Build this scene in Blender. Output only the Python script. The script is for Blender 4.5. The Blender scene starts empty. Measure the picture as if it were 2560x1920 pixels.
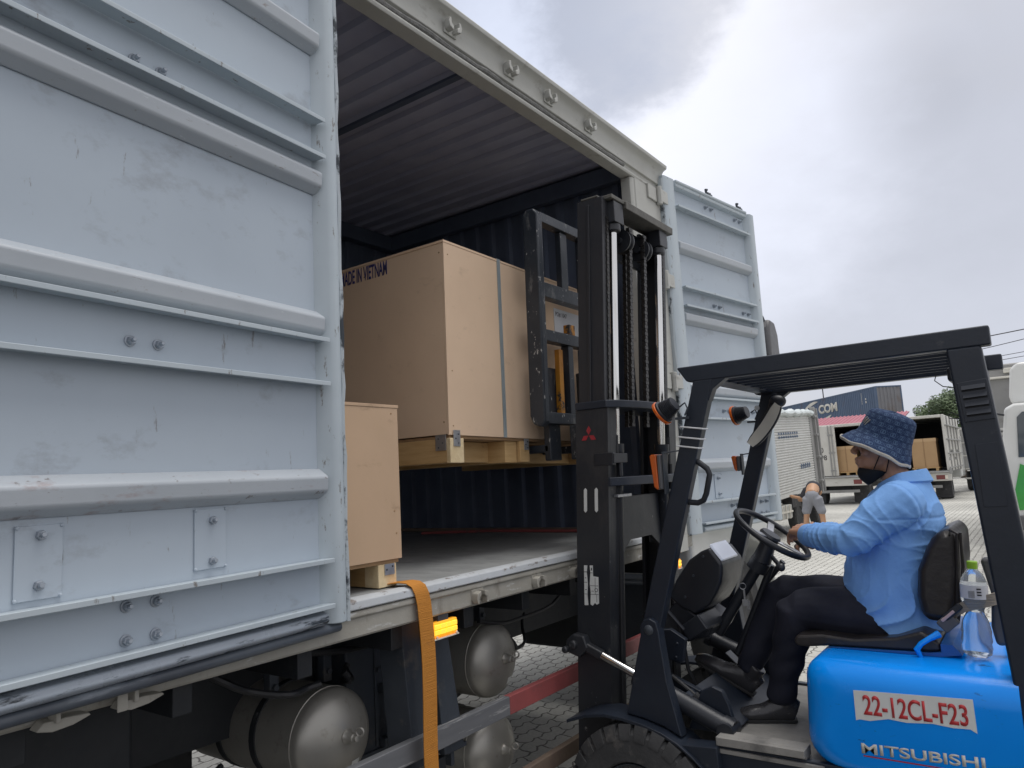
import bpy, bmesh, math, random
import numpy as np
from mathutils import Vector, Matrix, noise as mnoise
R = math.radians
random.seed(7)
scene = bpy.context.scene
COL = scene.collection

# ------------------------------------------------------------------ camera
YAW, PITCH, ROLL = R(54.35195), R(7.31712), R(-3.05433)
fw = Vector((math.sin(YAW)*math.cos(PITCH), math.cos(YAW)*math.cos(PITCH), math.sin(PITCH)))
rt = fw.cross(Vector((0, 0, 1))).normalized(); up = rt.cross(fw)
rt, up = math.cos(ROLL)*rt+math.sin(ROLL)*up, -math.sin(ROLL)*rt+math.cos(ROLL)*up
cam_data = bpy.data.cameras.new('camera'); cam = bpy.data.objects.new('camera', cam_data); COL.objects.link(cam)
mw = Matrix.Identity(4)
for i in range(3):
    mw[i][0], mw[i][1], mw[i][2] = rt[i], up[i], -fw[i]
mw[2][3] = 1.72
cam.matrix_world = mw
cam_data.sensor_width = 36.0; cam_data.lens = 1825.15/2560*36
cam_data.clip_start = 0.05; cam_data.clip_end = 3000
scene.camera = cam
scene.render.resolution_x, scene.render.resolution_y = 1024, 768

# ------------------------------------------------------------------ world
SUN_EL, SUN_AZ = R(77), R(150)          # azimuth of the bright patch, measured from +Y towards +X
world = bpy.data.worlds.new('World'); scene.world = world; world.use_nodes = True
nt = world.node_tree; nt.nodes.clear()
def wn(t, **k):
    n = nt.nodes.new(t)
    for a, b in k.items(): setattr(n, a, b)
    return n
def wl(a, b): nt.links.new(a, b)
out = wn('ShaderNodeOutputWorld'); bg = wn('ShaderNodeBackground'); wl(bg.outputs[0], out.inputs[0])
bg.inputs[1].default_value = 0.12
sky = wn('ShaderNodeTexSky', sky_type='NISHITA', sun_disc=False, sun_elevation=SUN_EL, sun_rotation=SUN_AZ)
tc = wn('ShaderNodeTexCoord')
def wnoise(scale, detail, vec, rough=.55):
    n = wn('ShaderNodeTexNoise'); n.inputs['Scale'].default_value = scale; n.inputs['Detail'].default_value = detail
    n.inputs['Roughness'].default_value = rough; wl(vec, n.inputs['Vector']); return n.outputs['Fac']
def wmath(op, a, b=None, clamp=False):
    n = wn('ShaderNodeMath', operation=op, use_clamp=clamp)
    for i, x in enumerate((a, b)):
        if x is None: continue
        if isinstance(x, (int, float)): n.inputs[i].default_value = x
        else: wl(x, n.inputs[i])
    return n.outputs[0]
mp = wn('ShaderNodeMapping'); mp.inputs['Scale'].default_value = (1, 1, 1.7); wl(tc.outputs['Generated'], mp.inputs[0])
big = wnoise(1.6, 5, mp.outputs[0]); fine = wnoise(4.5, 7, mp.outputs[0], .6)
def blob(d, inner, outer, ds=.10):
    d = Vector(d).normalized()
    dp = wn('ShaderNodeVectorMath', operation='DOT_PRODUCT'); wl(tc.outputs['Generated'], dp.inputs[0]); dp.inputs[1].default_value = d
    v = wmath('ADD', dp.outputs['Value'], wmath('MULTIPLY', wmath('SUBTRACT', fine, .5), ds))
    mr = wn('ShaderNodeMapRange', interpolation_type='SMOOTHSTEP'); wl(v, mr.inputs[0])
    mr.inputs[1].default_value = math.cos(outer); mr.inputs[2].default_value = math.cos(inner)
    return mr.outputs[0]
def pixdir(x, y): return fw + rt*((x-1280)/1825.15) - up*((y-960)/1825.15)
dark1 = blob(pixdir(1545, -10), R(.2), R(7.5), .034); dark2 = blob(pixdir(1180, -60), R(3), R(17), .04); spot = blob(pixdir(2265, 240), R(.5), R(4.5), .01); blue1 = blob(pixdir(2350, 640), R(2), R(27))
lite = blob(pixdir(1520, 330), R(2), R(24), .05)
val = wmath('ADD', 6.55, wmath('MULTIPLY', wmath('SUBTRACT', big, .5), 1.6))
val = wmath('ADD', val, wmath('MULTIPLY', wmath('SUBTRACT', fine, .5), 1.2))
val = wmath('SUBTRACT', val, wmath('MULTIPLY', dark1, 2.3)); val = wmath('SUBTRACT', val, wmath('MULTIPLY', dark2, 2.2))
val = wmath('ADD', val, wmath('MULTIPLY', lite, 3.0)); val = wmath('SUBTRACT', val, wmath('MULTIPLY', spot, .45)); val = wmath('SUBTRACT', val, wmath('MULTIPLY', blue1, 1.1))
bluef = wmath('ADD', wmath('MULTIPLY', blue1, .30), wmath('ADD', wmath('MULTIPLY', dark2, .55), .10), clamp=True)
tint = wn('ShaderNodeMix', data_type='RGBA'); wl(bluef, tint.inputs[0])
tint.inputs[6].default_value = (1.005, .985, 1.01, 1); tint.inputs[7].default_value = (.86, .97, 1.24, 1)
cl = wn('ShaderNodeVectorMath', operation='SCALE'); wl(tint.outputs[2], cl.inputs[0]); wl(val, cl.inputs['Scale'])
mx = wn('ShaderNodeMix', data_type='RGBA'); mx.inputs[0].default_value = .93
wl(sky.outputs[0], mx.inputs[6]); wl(cl.outputs[0], mx.inputs[7]); wl(mx.outputs[2], bg.inputs[0])
sd = bpy.data.lights.new('sun', 'SUN'); sd.energy = 2.2; sd.angle = R(40); sd.color = (1, .97, .93)
so = bpy.data.objects.new('sun', sd); COL.objects.link(so)
sdir = Vector((math.sin(SUN_AZ)*math.cos(SUN_EL), math.cos(SUN_AZ)*math.cos(SUN_EL), math.sin(SUN_EL)))
so.rotation_euler = sdir.to_track_quat('Z', 'Y').to_euler(); so.location = (0, -5, 12)
scene.view_settings.view_transform = 'Standard'; scene.view_settings.look = 'None'
scene.view_settings.exposure = 0.0; scene.view_settings.gamma = 1.0

# ------------------------------------------------------------------ materials
def srgb(r, g, b):
    f = lambda c: c/12.92 if c <= .04045 else ((c+.055)/1.055)**2.4
    return (f(r/255), f(g/255), f(b/255), 1)
MATS = {}
def mat(name, c1, c2=None, scale=3.0, rough=.5, metal=0.0, bump=0.0, bscale=60, stretch=(1, 1, 1), wear=None, emit=None, trans=0, detail=6,
        wear2=None, coat=0, spec=.5, wave=None):
    """principled with mottled colour; wear = (colour, amount 0..1, scale, stretch)"""
    m = bpy.data.materials.new(name); m.use_nodes = True; t = m.node_tree; N = t.nodes; L = t.links
    p = N['Principled BSDF']; c1 = tuple(c1[:3])+(1,)
    p.inputs['Roughness'].default_value = rough; p.inputs['Metallic'].default_value = metal
    p.inputs['Specular IOR Level'].default_value = spec; p.inputs['Coat Weight'].default_value = coat
    tcn = N.new('ShaderNodeTexCoord')
    def nz(s, st, det=6, r=.6):
        mp = N.new('ShaderNodeMapping'); mp.inputs['Scale'].default_value = st; L.new(tcn.outputs['Object'], mp.inputs[0])
        n = N.new('ShaderNodeTexNoise'); n.inputs['Scale'].default_value = s; n.inputs['Detail'].default_value = det
        n.inputs['Roughness'].default_value = r; L.new(mp.outputs[0], n.inputs['Vector']); return n.outputs['Fac']
    col = None
    if c2 is not None:
        mix = N.new('ShaderNodeMix'); mix.data_type = 'RGBA'; mix.inputs[6].default_value = c1; mix.inputs[7].default_value = tuple(c2[:3])+(1,)
        rm = N.new('ShaderNodeMapRange'); rm.inputs[1].default_value = .3; rm.inputs[2].default_value = .7
        L.new(nz(scale, stretch, detail), rm.inputs[0]); L.new(rm.outputs[0], mix.inputs[0]); col = mix.outputs[2]
    for w in (wear, wear2):
        if w is None: continue
        wc, am, ws, wst = w[:4]
        mix = N.new('ShaderNodeMix'); mix.data_type = 'RGBA'
        if col is None: mix.inputs[6].default_value = c1
        else: L.new(col, mix.inputs[6])
        mix.inputs[7].default_value = tuple(wc[:3])+(1,)
        rm = N.new('ShaderNodeMapRange'); th = .72-.4*am
        rm.inputs[1].default_value = th; rm.inputs[2].default_value = th+.05 if len(w) < 5 else th+.22
        L.new(nz(ws, wst, 9, .68), rm.inputs[0]); L.new(rm.outputs[0], mix.inputs[0]); col = mix.outputs[2]
    if col is None: p.inputs['Base Color'].default_value = c1
    else: L.new(col, p.inputs['Base Color'])
    if bump:
        b = N.new('ShaderNodeBump'); b.inputs['Strength'].default_value = bump; b.inputs['Distance'].default_value = .01
        L.new(nz(bscale, stretch, 4), b.inputs['Height']); L.new(b.outputs[0], p.inputs['Normal'])
        rr = N.new('ShaderNodeMapRange'); rr.inputs[3].default_value = max(rough-.12, .03); rr.inputs[4].default_value = min(rough+.12, 1)
        L.new(nz(scale*2.3+1, stretch), rr.inputs[0]); L.new(rr.outputs[0], p.inputs['Roughness'])
    if emit:
        p.inputs['Emission Color'].default_value = tuple(emit[0][:3])+(1,); p.inputs['Emission Strength'].default_value = emit[1]
    if trans: p.inputs['Transmission Weight'].default_value = trans
    MATS[name] = m; return m

DOORC = (.445, .51, .575); DOORC2 = (.40, .46, .525)
mat('door_paint', DOORC, DOORC2, 1.4, .42, bump=.05, bscale=14, wear=((.27, .29, .32), .38, 5, (1, 1, 1.6), 1), wear2=((.24, .24, .25), .17, 34, (1, 1, .22)))
mat('door_rib', (.43, .465, .50), (.385, .42, .455), 3, .4, bump=.05, bscale=20, wear=((.27, .25, .24), .22, 18, (1, 1, 3)), wear2=((.62, .65, .68), .16, 30, (.5, .5, 3)))
mat('door_rib_scraped', (.43, .465, .50), (.385, .42, .455), 3, .45, bump=.06, bscale=20, wear=((.25, .12, .10), .42, 5, (1.3, 1.3, 4), 1), wear2=((.22, .21, .21), .26, 26, (1, 1, 2)))
mat('door_frame', (.47, .53, .57), (.42, .48, .52), 4, .4, bump=.04, bscale=20, wear=((.20, .19, .18), .27, 16, (2, 2, .7)))
mat('door_edge', (.52, .57, .60), (.46, .51, .54), 4, .45, bump=.08, bscale=30, wear=((.035, .045, .055), .43, 5.5, (1, 1, .55)))
mat('door_bottom', (.42, .47, .53), (.36, .41, .47), 4, .3, bump=.06, bscale=30, wear=((.035, .045, .055), .40, 5, (.5, .5, 3)), wear2=((.46, .51, .56), .34, 8, (.5, .5, 3)))
mat('seal_and_shade', (.10, .118, .142), (.06, .07, .088), 5, .35, bump=.05, wear=((.34, .38, .43), .36, 5, (.4, .5, 3), 1))  # dark rubber with the shade of the tube's underside in its colour
mat('truck_cream', (.47, .475, .445), (.40, .40, .37), 3, .5, bump=.05, wear=((.22, .20, .17), .34, 9, (1, 1, 2), 1))
mat('sill_dirty', (.40, .385, .34), (.31, .295, .255), 5, .6, bump=.15, bscale=40, wear=((.13, .11, .085), .42, 10, (1, 1, .35), 1), wear2=((.48, .48, .46), .28, 14, (.6, 1, 3)))
mat('sill_lip', (.50, .53, .56), (.42, .44, .45), 6, .5, bump=.12, bscale=40, wear=((.22, .20, .19), .34, 16, (.7, 1, 2)))
mat('seal', (.25, .25, .24), (.12, .12, .12), 40, .8, bump=.6, bscale=130)
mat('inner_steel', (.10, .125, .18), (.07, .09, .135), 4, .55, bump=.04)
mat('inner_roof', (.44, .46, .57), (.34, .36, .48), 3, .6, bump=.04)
mat('deck', (.33, .34, .34), (.23, .24, .24), 5, .6, bump=.1, stretch=(3, 1, 1), wear=((.12, .12, .12), .42, 9, (3, 1, 1), 1))
mat('bolt', (.36, .40, .45), (.28, .31, .35), 30, .38, .4)
mat('chassis', (.010, .013, .017), (.020, .022, .025), 6, .6, bump=.1, wear=((.05, .045, .04), .30, 8, (1, 1, 1), 1))
mat('chassis_grey', (.055, .066, .082), (.038, .045, .056), 6, .5, bump=.08, wear=((.17, .15, .12), .35, 7, (1, 1, 1), 1))
mat('tank', (.40, .385, .35), (.34, .33, .30), 3, .40, .55, bump=.03, bscale=90, wear=((.2, .18, .15), .36, 14, (1, 1, 1), 1))
mat('guard_grey', (.17, .175, .185), (.12, .125, .135), 5, .5, bump=.05, stretch=(.4, 3, 3), wear=((.3, .3, .3), .35, 14, (.3, 3, 3)))
mat('guard_red', (.36, .09, .09), (.26, .07, .07), 6, .55, bump=.05, wear=((.10, .08, .08), .4, 9, (1, 2, 2), 1))
mat('brown_bar', (.22, .17, .12), (.13, .09, .08), 6, .6, bump=.1)
mat('rubber', (.022, .022, .024), (.04, .04, .042), 8, .75, bump=.15, wear=((.12, .115, .105), .42, 9, (1, 1, 1), 1))
mat('tyre', (.052, .053, .055), (.028, .029, .03), 9, .8, bump=.2, wear=((.14, .13, .12), .42, 10, (1, 1, 1), 1))
mat('crate_board', (.76, .56, .39), (.71, .52, .36), 4, .65, bump=.03, bscale=140, wear=((.55, .39, .26), .30, 7, (1, 1, 2), 1))
mat('crate_board_brown', (.58, .405, .265), (.53, .37, .24), 4, .65, bump=.03, bscale=140, wear=((.36, .24, .15), .34, 7, (1, 1, 2), 1))
mat('crate_edge', (.40, .25, .13), (.30, .19, .10), 18, .8, bump=.2)
mat('pine', (.62, .42, .20), (.50, .31, .13), 5, .65, bump=.2, bscale=30, stretch=(1, 1, 8), wear=((.28, .15, .06), .25, 9, (1, 1, 1)))
mat('pine_end', (.80, .66, .42), (.66, .50, .28), 20, .8, bump=.3, bscale=50)
mat('steel_bright', (.55, .56, .58), (.40, .41, .43), 20, .35, .8, bump=.05)
mat('steel_strap', (.42, .48, .50), (.36, .42, .44), 9, .35, .5)
mat('stencil', (.03, .035, .16), (.06, .05, .16), 30, .7)
mat('webbing', (.58, .235, .03), (.48, .19, .025), 9, .75, bump=.5, bscale=6, stretch=(1, 1, 60), wear=((.25, .10, .03), .34, 12, (1, 1, 1), 1))
mat('lamp_lit', (1, .5, .05), emit=((1, .36, .01), .45), rough=.2)
mat('lamp_lit_core', (1, .6, .1), emit=((1, .52, .03), 1.05), rough=.2)
mat('lens_clear', (.8, .75, .65), rough=.15)
FL = (.016, .023, .037); FL2 = (.012, .017, .028)
mat('fork_black', FL, FL2, 5, .42, bump=.07, bscale=35, wear=((.10, .10, .105), .22, 12, (1, 1, 1), 1))
mat('mast_black', (.018, .022, .030), (.03, .032, .036), 5, .42, bump=.08, bscale=35, wear=((.05, .05, .053), .40, 6, (1, 1, .4), 1), wear2=((.24, .24, .24), .16, 24, (1, 1, .6)))
mat('mast_reflection', (.020, .022, .028), (.03, .03, .034), 5, .5, bump=.08, bscale=35, wear=((.085, .036, .026), .40, 2.2, (1, 1, .35), 1))  # brown patches put an orange reflection into the rail colour
mat('backrest_black', (.016, .022, .032), (.035, .042, .052), 5, .4, bump=.12, bscale=40, wear=((.33, .33, .32), .34, 11, (1, 1, .35), 1), wear2=((.5, .5, .48), .25, 30, (1, 1, .6)))
mat('mast_top', (.13, .125, .11), (.08, .078, .07), 16, .6, bump=.2)
mat('hose', (.016, .017, .02), rough=.5)
mat('chain', (.028, .028, .03), (.05, .047, .043), 40, .45, .4, bump=.2)
mat('chrome', (.80, .81, .82), (.62, .60, .56), 30, .12, 1.0, stretch=(1, 1, .05))
mat('yellow_paint', (.55, .24, .02), (.38, .15, .015), 8, .55, bump=.1, wear=((.03, .03, .03), .45, 9, (1, 1, 1)))
mat('hood_blue', (.001, .27, .93), (.002, .30, .97), 2.5, .24, bump=.10, bscale=7, spec=.35, wear=((.002, .36, .98), .30, 6, (1, .6, 3), 1), wear2=((.01, .06, .20), .20, 26, (1, .3, 1)))
mat('sticker_white', (.74, .76, .74), (.66, .68, .67), 10, .5, bump=.05)
mat('red_print', (.50, .035, .04), (.42, .03, .035), 10, .5)
mat('emblem_red', (.42, .028, .04), (.34, .03, .04), 20, .5)
mat('letter_silver', (.62, .62, .58), (.45, .45, .40), 12, .45, wear=((.02, .05, .14), .30, 25, (1, 1, 1)))
mat('black_plastic', (.016, .019, .026), (.024, .027, .034), 8, .38, bump=.04, bscale=120)
mat('grey_plastic', (.11, .11, .115), (.085, .085, .09), 8, .45, bump=.05, bscale=90)
mat('vinyl', (.020, .018, .019), (.032, .028, .027), 6, .33, bump=.25, bscale=16, wear=((.12, .10, .08), .25, 8, (1, 1, 1), 1))
mat('vinyl_blue', (.01, .09, .35), (.015, .10, .30), 7, .35, bump=.2, bscale=14)
mat('amber', (.62, .12, .01), (.55, .10, .01), 20, .25, coat=.4)
mat('white_tie', (.78, .79, .80), rough=.4)
mat('cream_and_reflection', (.74, .72, .64), (.66, .64, .57), 10, .5)  # cream of straps and trim, also the reflection painted on the wide mirror
mat('mirror_glass', (.72, .76, .80), rough=.06, metal=1.0)
mat('screen', (.62, .67, .78), rough=.08, spec=.8)
mat('floor_dust', (.30, .29, .27), (.20, .195, .185), 6, .75, bump=.15, wear=((.07, .07, .07), .42, 5, (1, 1, 1), 1))
mat('skin', (.52, .29, .195), (.44, .235, .155), 12, .5, bump=.12, bscale=160)
mat('skin_light', (.52, .30, .18), (.46, .26, .15), 12, .5)
mat('hair', (.012, .010, .009), (.02, .017, .015), 30, .6, bump=.5, bscale=120)
mat('shirt', (.225, .465, .90), (.195, .42, .85), 6, .75, bump=.35, bscale=20, stretch=(1, 1, 1))
mat('shirt_seam', (.10, .25, .56), rough=.8)
mat('trouser', (.008, .010, .022), (.014, .016, .030), 5, .8, bump=.25, bscale=22)
mat('shoe', (.030, .030, .034), (.046, .046, .050), 14, .24, bump=.15, bscale=40)
mat('shoe_sole', (.03, .03, .03), rough=.7)
mat('mask_black', (.006, .007, .010), rough=.75)
mat('grey_cloth', (.30, .31, .34), (.25, .26, .29), 8, .85, bump=.3, bscale=30)
mat('dark_shirt', (.055, .055, .065), (.04, .04, .05), 8, .85, bump=.3, bscale=30)
mat('belt_web', (.34, .30, .25), (.27, .24, .20), 9, .8, bump=.5, bscale=8, stretch=(1, 1, 30))
mat('pink_label', (.55, .40, .40), rough=.5)
mat('cap_green', (.30, .55, .04), rough=.35)
mat('dark_ground', (.050, .050, .052), (.036, .036, .038), 3, .85, bump=.3, bscale=90, wear=((.085, .082, .078), .4, 2, (1, 1, 1), 1))  # dark tone for the added ground sheet that limits bounce light
mat('paper', (.72, .73, .76), (.62, .63, .66), 8, .6)
mat('ink', (.03, .03, .035), rough=.6)
mat('truck_white', (.62, .61, .57), (.54, .53, .48), 2, .5, bump=.05, wear=((.28, .25, .20), .36, 4, (1, 1, 2.5), 1))
mat('alu_ribbed', (.66, .665, .64), (.58, .58, .55), 3, .42, .25, wear=((.33, .30, .25), .33, 5, (1, 1, 1), 1))
mat('plastic_film', (.55, .62, .61), (.70, .75, .74), 9, .3, bump=.6, bscale=14)
mat('carton', (.50, .325, .17), (.45, .29, .15), 2, .7)
mat('carton_edge', (.56, .38, .21), rough=.7)
mat('container_blue', (.080, .125, .205), (.065, .10, .165), .6, .6, wear=((.155, .085, .055), .43, .5, (1, 1, .8), 1), wear2=((.24, .25, .27), .22, 1.3, (1, 1, .2), 1))
mat('container_grey', (.20, .205, .22), (.15, .15, .16), .6, .6, wear=((.13, .085, .06), .42, .6, (1, 1, .6), 1))
mat('white_paint', (.62, .62, .58), (.52, .50, .44), 1.5, .6, wear=((.30, .13, .05), .42, 1.8, (1, 1, 1), 1))
mat('red_roof', (.42, .15, .19), (.36, .13, .16), 2, .6)
mat('cab_white', (.70, .71, .69), (.64, .65, .63), 2, .3, coat=.4)
mat('cab_green', (.06, .36, .07), (.05, .30, .06), 2, .3, coat=.4)
mat('grey_body', (.33, .33, .32), (.26, .26, .255), 1.5, .55, wear=((.20, .19, .17), .4, 2, (1, 1, 2), 1))
mat('glass_dark', (.05, .065, .075), rough=.06, spec=.9)
mat('bark', (.10, .075, .055), (.06, .045, .03), 5, .9, bump=.5)
mat('leaf', (.085, .125, .065), (.135, .185, .095), .8, .7)
mat('wire', (.03, .03, .032), rough=.6)
mat('concrete', (.38, .37, .35), (.30, .29, .28), 2, .9)
mat('tail_red', (.22, .045, .04), (.16, .05, .05), 8, .3)

def glass_mat():
    m = bpy.data.materials.new('bottle_plastic'); m.use_nodes = True; t = m.node_tree
    p = t.nodes['Principled BSDF']; p.inputs['Base Color'].default_value = (.90, .94, .95, 1); p.inputs['Roughness'].default_value = .12
    p.inputs['Transmission Weight'].default_value = .85; p.inputs['IOR'].default_value = 1.22; MATS['bottle_plastic'] = m
glass_mat()
def hat_mat():
    m = mat('hat_denim', (.012, .032, .095), (.016, .042, .118), 5, .85, bump=.3, bscale=90)
    t = m.node_tree; N = t.nodes; L = t.links; p = N['Principled BSDF']
    src = p.inputs['Base Color'].links[0].from_socket
    uv = N.new('ShaderNodeUVMap'); mp = N.new('ShaderNodeMapping'); mp.inputs['Scale'].default_value = (17, 5.2, 1); L.new(uv.outputs[0], mp.inputs[0])
    # all-over woven pattern of small linked rings on a diamond lattice
    sep = N.new('ShaderNodeSeparateXYZ'); L.new(mp.outputs[0], sep.inputs[0])
    def mth(op, a, b=None):
        n = N.new('ShaderNodeMath'); n.operation = op
        for i, x in enumerate((a, b)):
            if x is None: continue
            if isinstance(x, (int, float)): n.inputs[i].default_value = x
            else: L.new(x, n.inputs[i])
        return n.outputs[0]
    def ring(ox, oy):
        fx = mth('SUBTRACT', mth('FRACT', mth('ADD', sep.outputs[0], ox)), .5); fy = mth('SUBTRACT', mth('FRACT', mth('ADD', sep.outputs[1], oy)), .5)
        def rr(dx):
            x = mth('ADD', fx, dx); d = mth('SQRT', mth('ADD', mth('MULTIPLY', x, x), mth('MULTIPLY', fy, fy)))
            return mth('LESS_THAN', mth('ABSOLUTE', mth('SUBTRACT', d, .145)), .038)
        return mth('MAXIMUM', rr(.10), rr(-.10))
    dots = mth('MAXIMUM', ring(0, 0), ring(.5, .5))
    fx = mth('ABSOLUTE', mth('SUBTRACT', mth('FRACT', sep.outputs[0]), .5)); fy = mth('ABSOLUTE', mth('SUBTRACT', mth('FRACT', sep.outputs[1]), .5))
    ln = mth('LESS_THAN', mth('ABSOLUTE', mth('SUBTRACT', mth('ADD', fx, fy), .5)), .03)
    dash = mth('GREATER_THAN', mth('FRACT', mth('MULTIPLY', sep.outputs[0], 9)), .45)
    pat = mth('MAXIMUM', dots, mth('MULTIPLY', ln, dash))
    mix = N.new('ShaderNodeMix'); mix.data_type = 'RGBA'; L.new(src, mix.inputs[6]); mix.inputs[7].default_value = (.12, .20, .34, 1)
    L.new(mth('MULTIPLY', pat, .55), mix.inputs[0]); L.new(mix.outputs[2], p.inputs['Base Color'])
hat_mat()
mat('hat_trim', (.55, .52, .47), (.47, .45, .40), 20, .8, bump=.3, bscale=90)

def paver_mat():
    m = bpy.data.materials.new('pavers'); m.use_nodes = True; t = m.node_tree; N = t.nodes; L = t.links; p = N['Principled BSDF']
    tcn = N.new('ShaderNodeTexCoord'); sep = N.new('ShaderNodeSeparateXYZ'); L.new(tcn.outputs['Object'], sep.inputs[0])
    def mth(op, a, b=None):
        n = N.new('ShaderNodeMath'); n.operation = op
        for i, x in enumerate((a, b)):
            if x is None: continue
            if isinstance(x, (int, float)): n.inputs[i].default_value = x
            else: L.new(x, n.inputs[i])
        return n.outputs[0]
    nz = N.new('ShaderNodeTexNoise'); nz.inputs['Scale'].default_value = 7; nz.inputs['Detail'].default_value = 3; L.new(tcn.outputs['Object'], nz.inputs[0])
    wob = mth('MULTIPLY', mth('SUBTRACT', nz.outputs[0], 0.5), .075)
    zx = mth('MULTIPLY', mth('PINGPONG', mth('MULTIPLY', sep.outputs[1], 1.0), .056), .30)     # zig-zag edges of interlocking blocks
    zy = mth('MULTIPLY', mth('PINGPONG', mth('MULTIPLY', sep.outputs[0], 1.0), .056), .38)
    X = mth('ADD', mth('ADD', sep.outputs[0], zx), wob); Y = mth('ADD', mth('ADD', sep.outputs[1], zy), wob)
    cmb = N.new('ShaderNodeCombineXYZ'); L.new(X, cmb.inputs[0]); L.new(Y, cmb.inputs[1])
    br = N.new('ShaderNodeTexBrick'); L.new(cmb.outputs[0], br.inputs['Vector']); br.inputs['Scale'].default_value = 1
    br.inputs['Brick Width'].default_value = .225; br.inputs['Row Height'].default_value = .1125; br.inputs['Mortar Size'].default_value = .007
    br.inputs['Mortar Smooth'].default_value = .35; br.inputs['Bias'].default_value = 0
    br.inputs['Color1'].default_value = (.545, .54, .495, 1); br.inputs['Color2'].default_value = (.48, .475, .435, 1); br.inputs['Mortar'].default_value = (.16, .15, .135, 1)
    big = N.new('ShaderNodeTexNoise'); big.inputs['Scale'].default_value = .35; big.inputs['Detail'].default_value = 8; L.new(tcn.outputs['Object'], big.inputs[0])
    mr = N.new('ShaderNodeMapRange'); L.new(big.outputs[0], mr.inputs[0]); mr.inputs[1].default_value = .3; mr.inputs[2].default_value = .7; mr.inputs[3].default_value = .70; mr.inputs[4].default_value = 1.14
    sp = N.new('ShaderNodeTexNoise'); sp.inputs['Scale'].default_value = 45; sp.inputs['Detail'].default_value = 5; L.new(tcn.outputs['Object'], sp.inputs[0])
    mr2 = N.new('ShaderNodeMapRange'); L.new(sp.outputs[0], mr2.inputs[0]); mr2.inputs[3].default_value = .75; mr2.inputs[4].default_value = 1.2
    sc = N.new('ShaderNodeVectorMath'); sc.operation = 'SCALE'; L.new(br.outputs['Color'], sc.inputs[0]); L.new(mth('MULTIPLY', mr.outputs[0], mr2.outputs[0]), sc.inputs['Scale'])
    L.new(sc.outputs[0], p.inputs['Base Color']); p.inputs['Roughness'].default_value = .85
    bp = N.new('ShaderNodeBump'); bp.inputs['Strength'].default_value = .8; bp.inputs['Distance'].default_value = .02
    L.new(mth('ADD', mth('MULTIPLY', br.outputs['Fac'], -1.0), mth('MULTIPLY', sp.outputs[0], .35)), bp.inputs['Height']); L.new(bp.outputs[0], p.inputs['Normal'])
    MATS['pavers'] = m
paver_mat()

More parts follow.
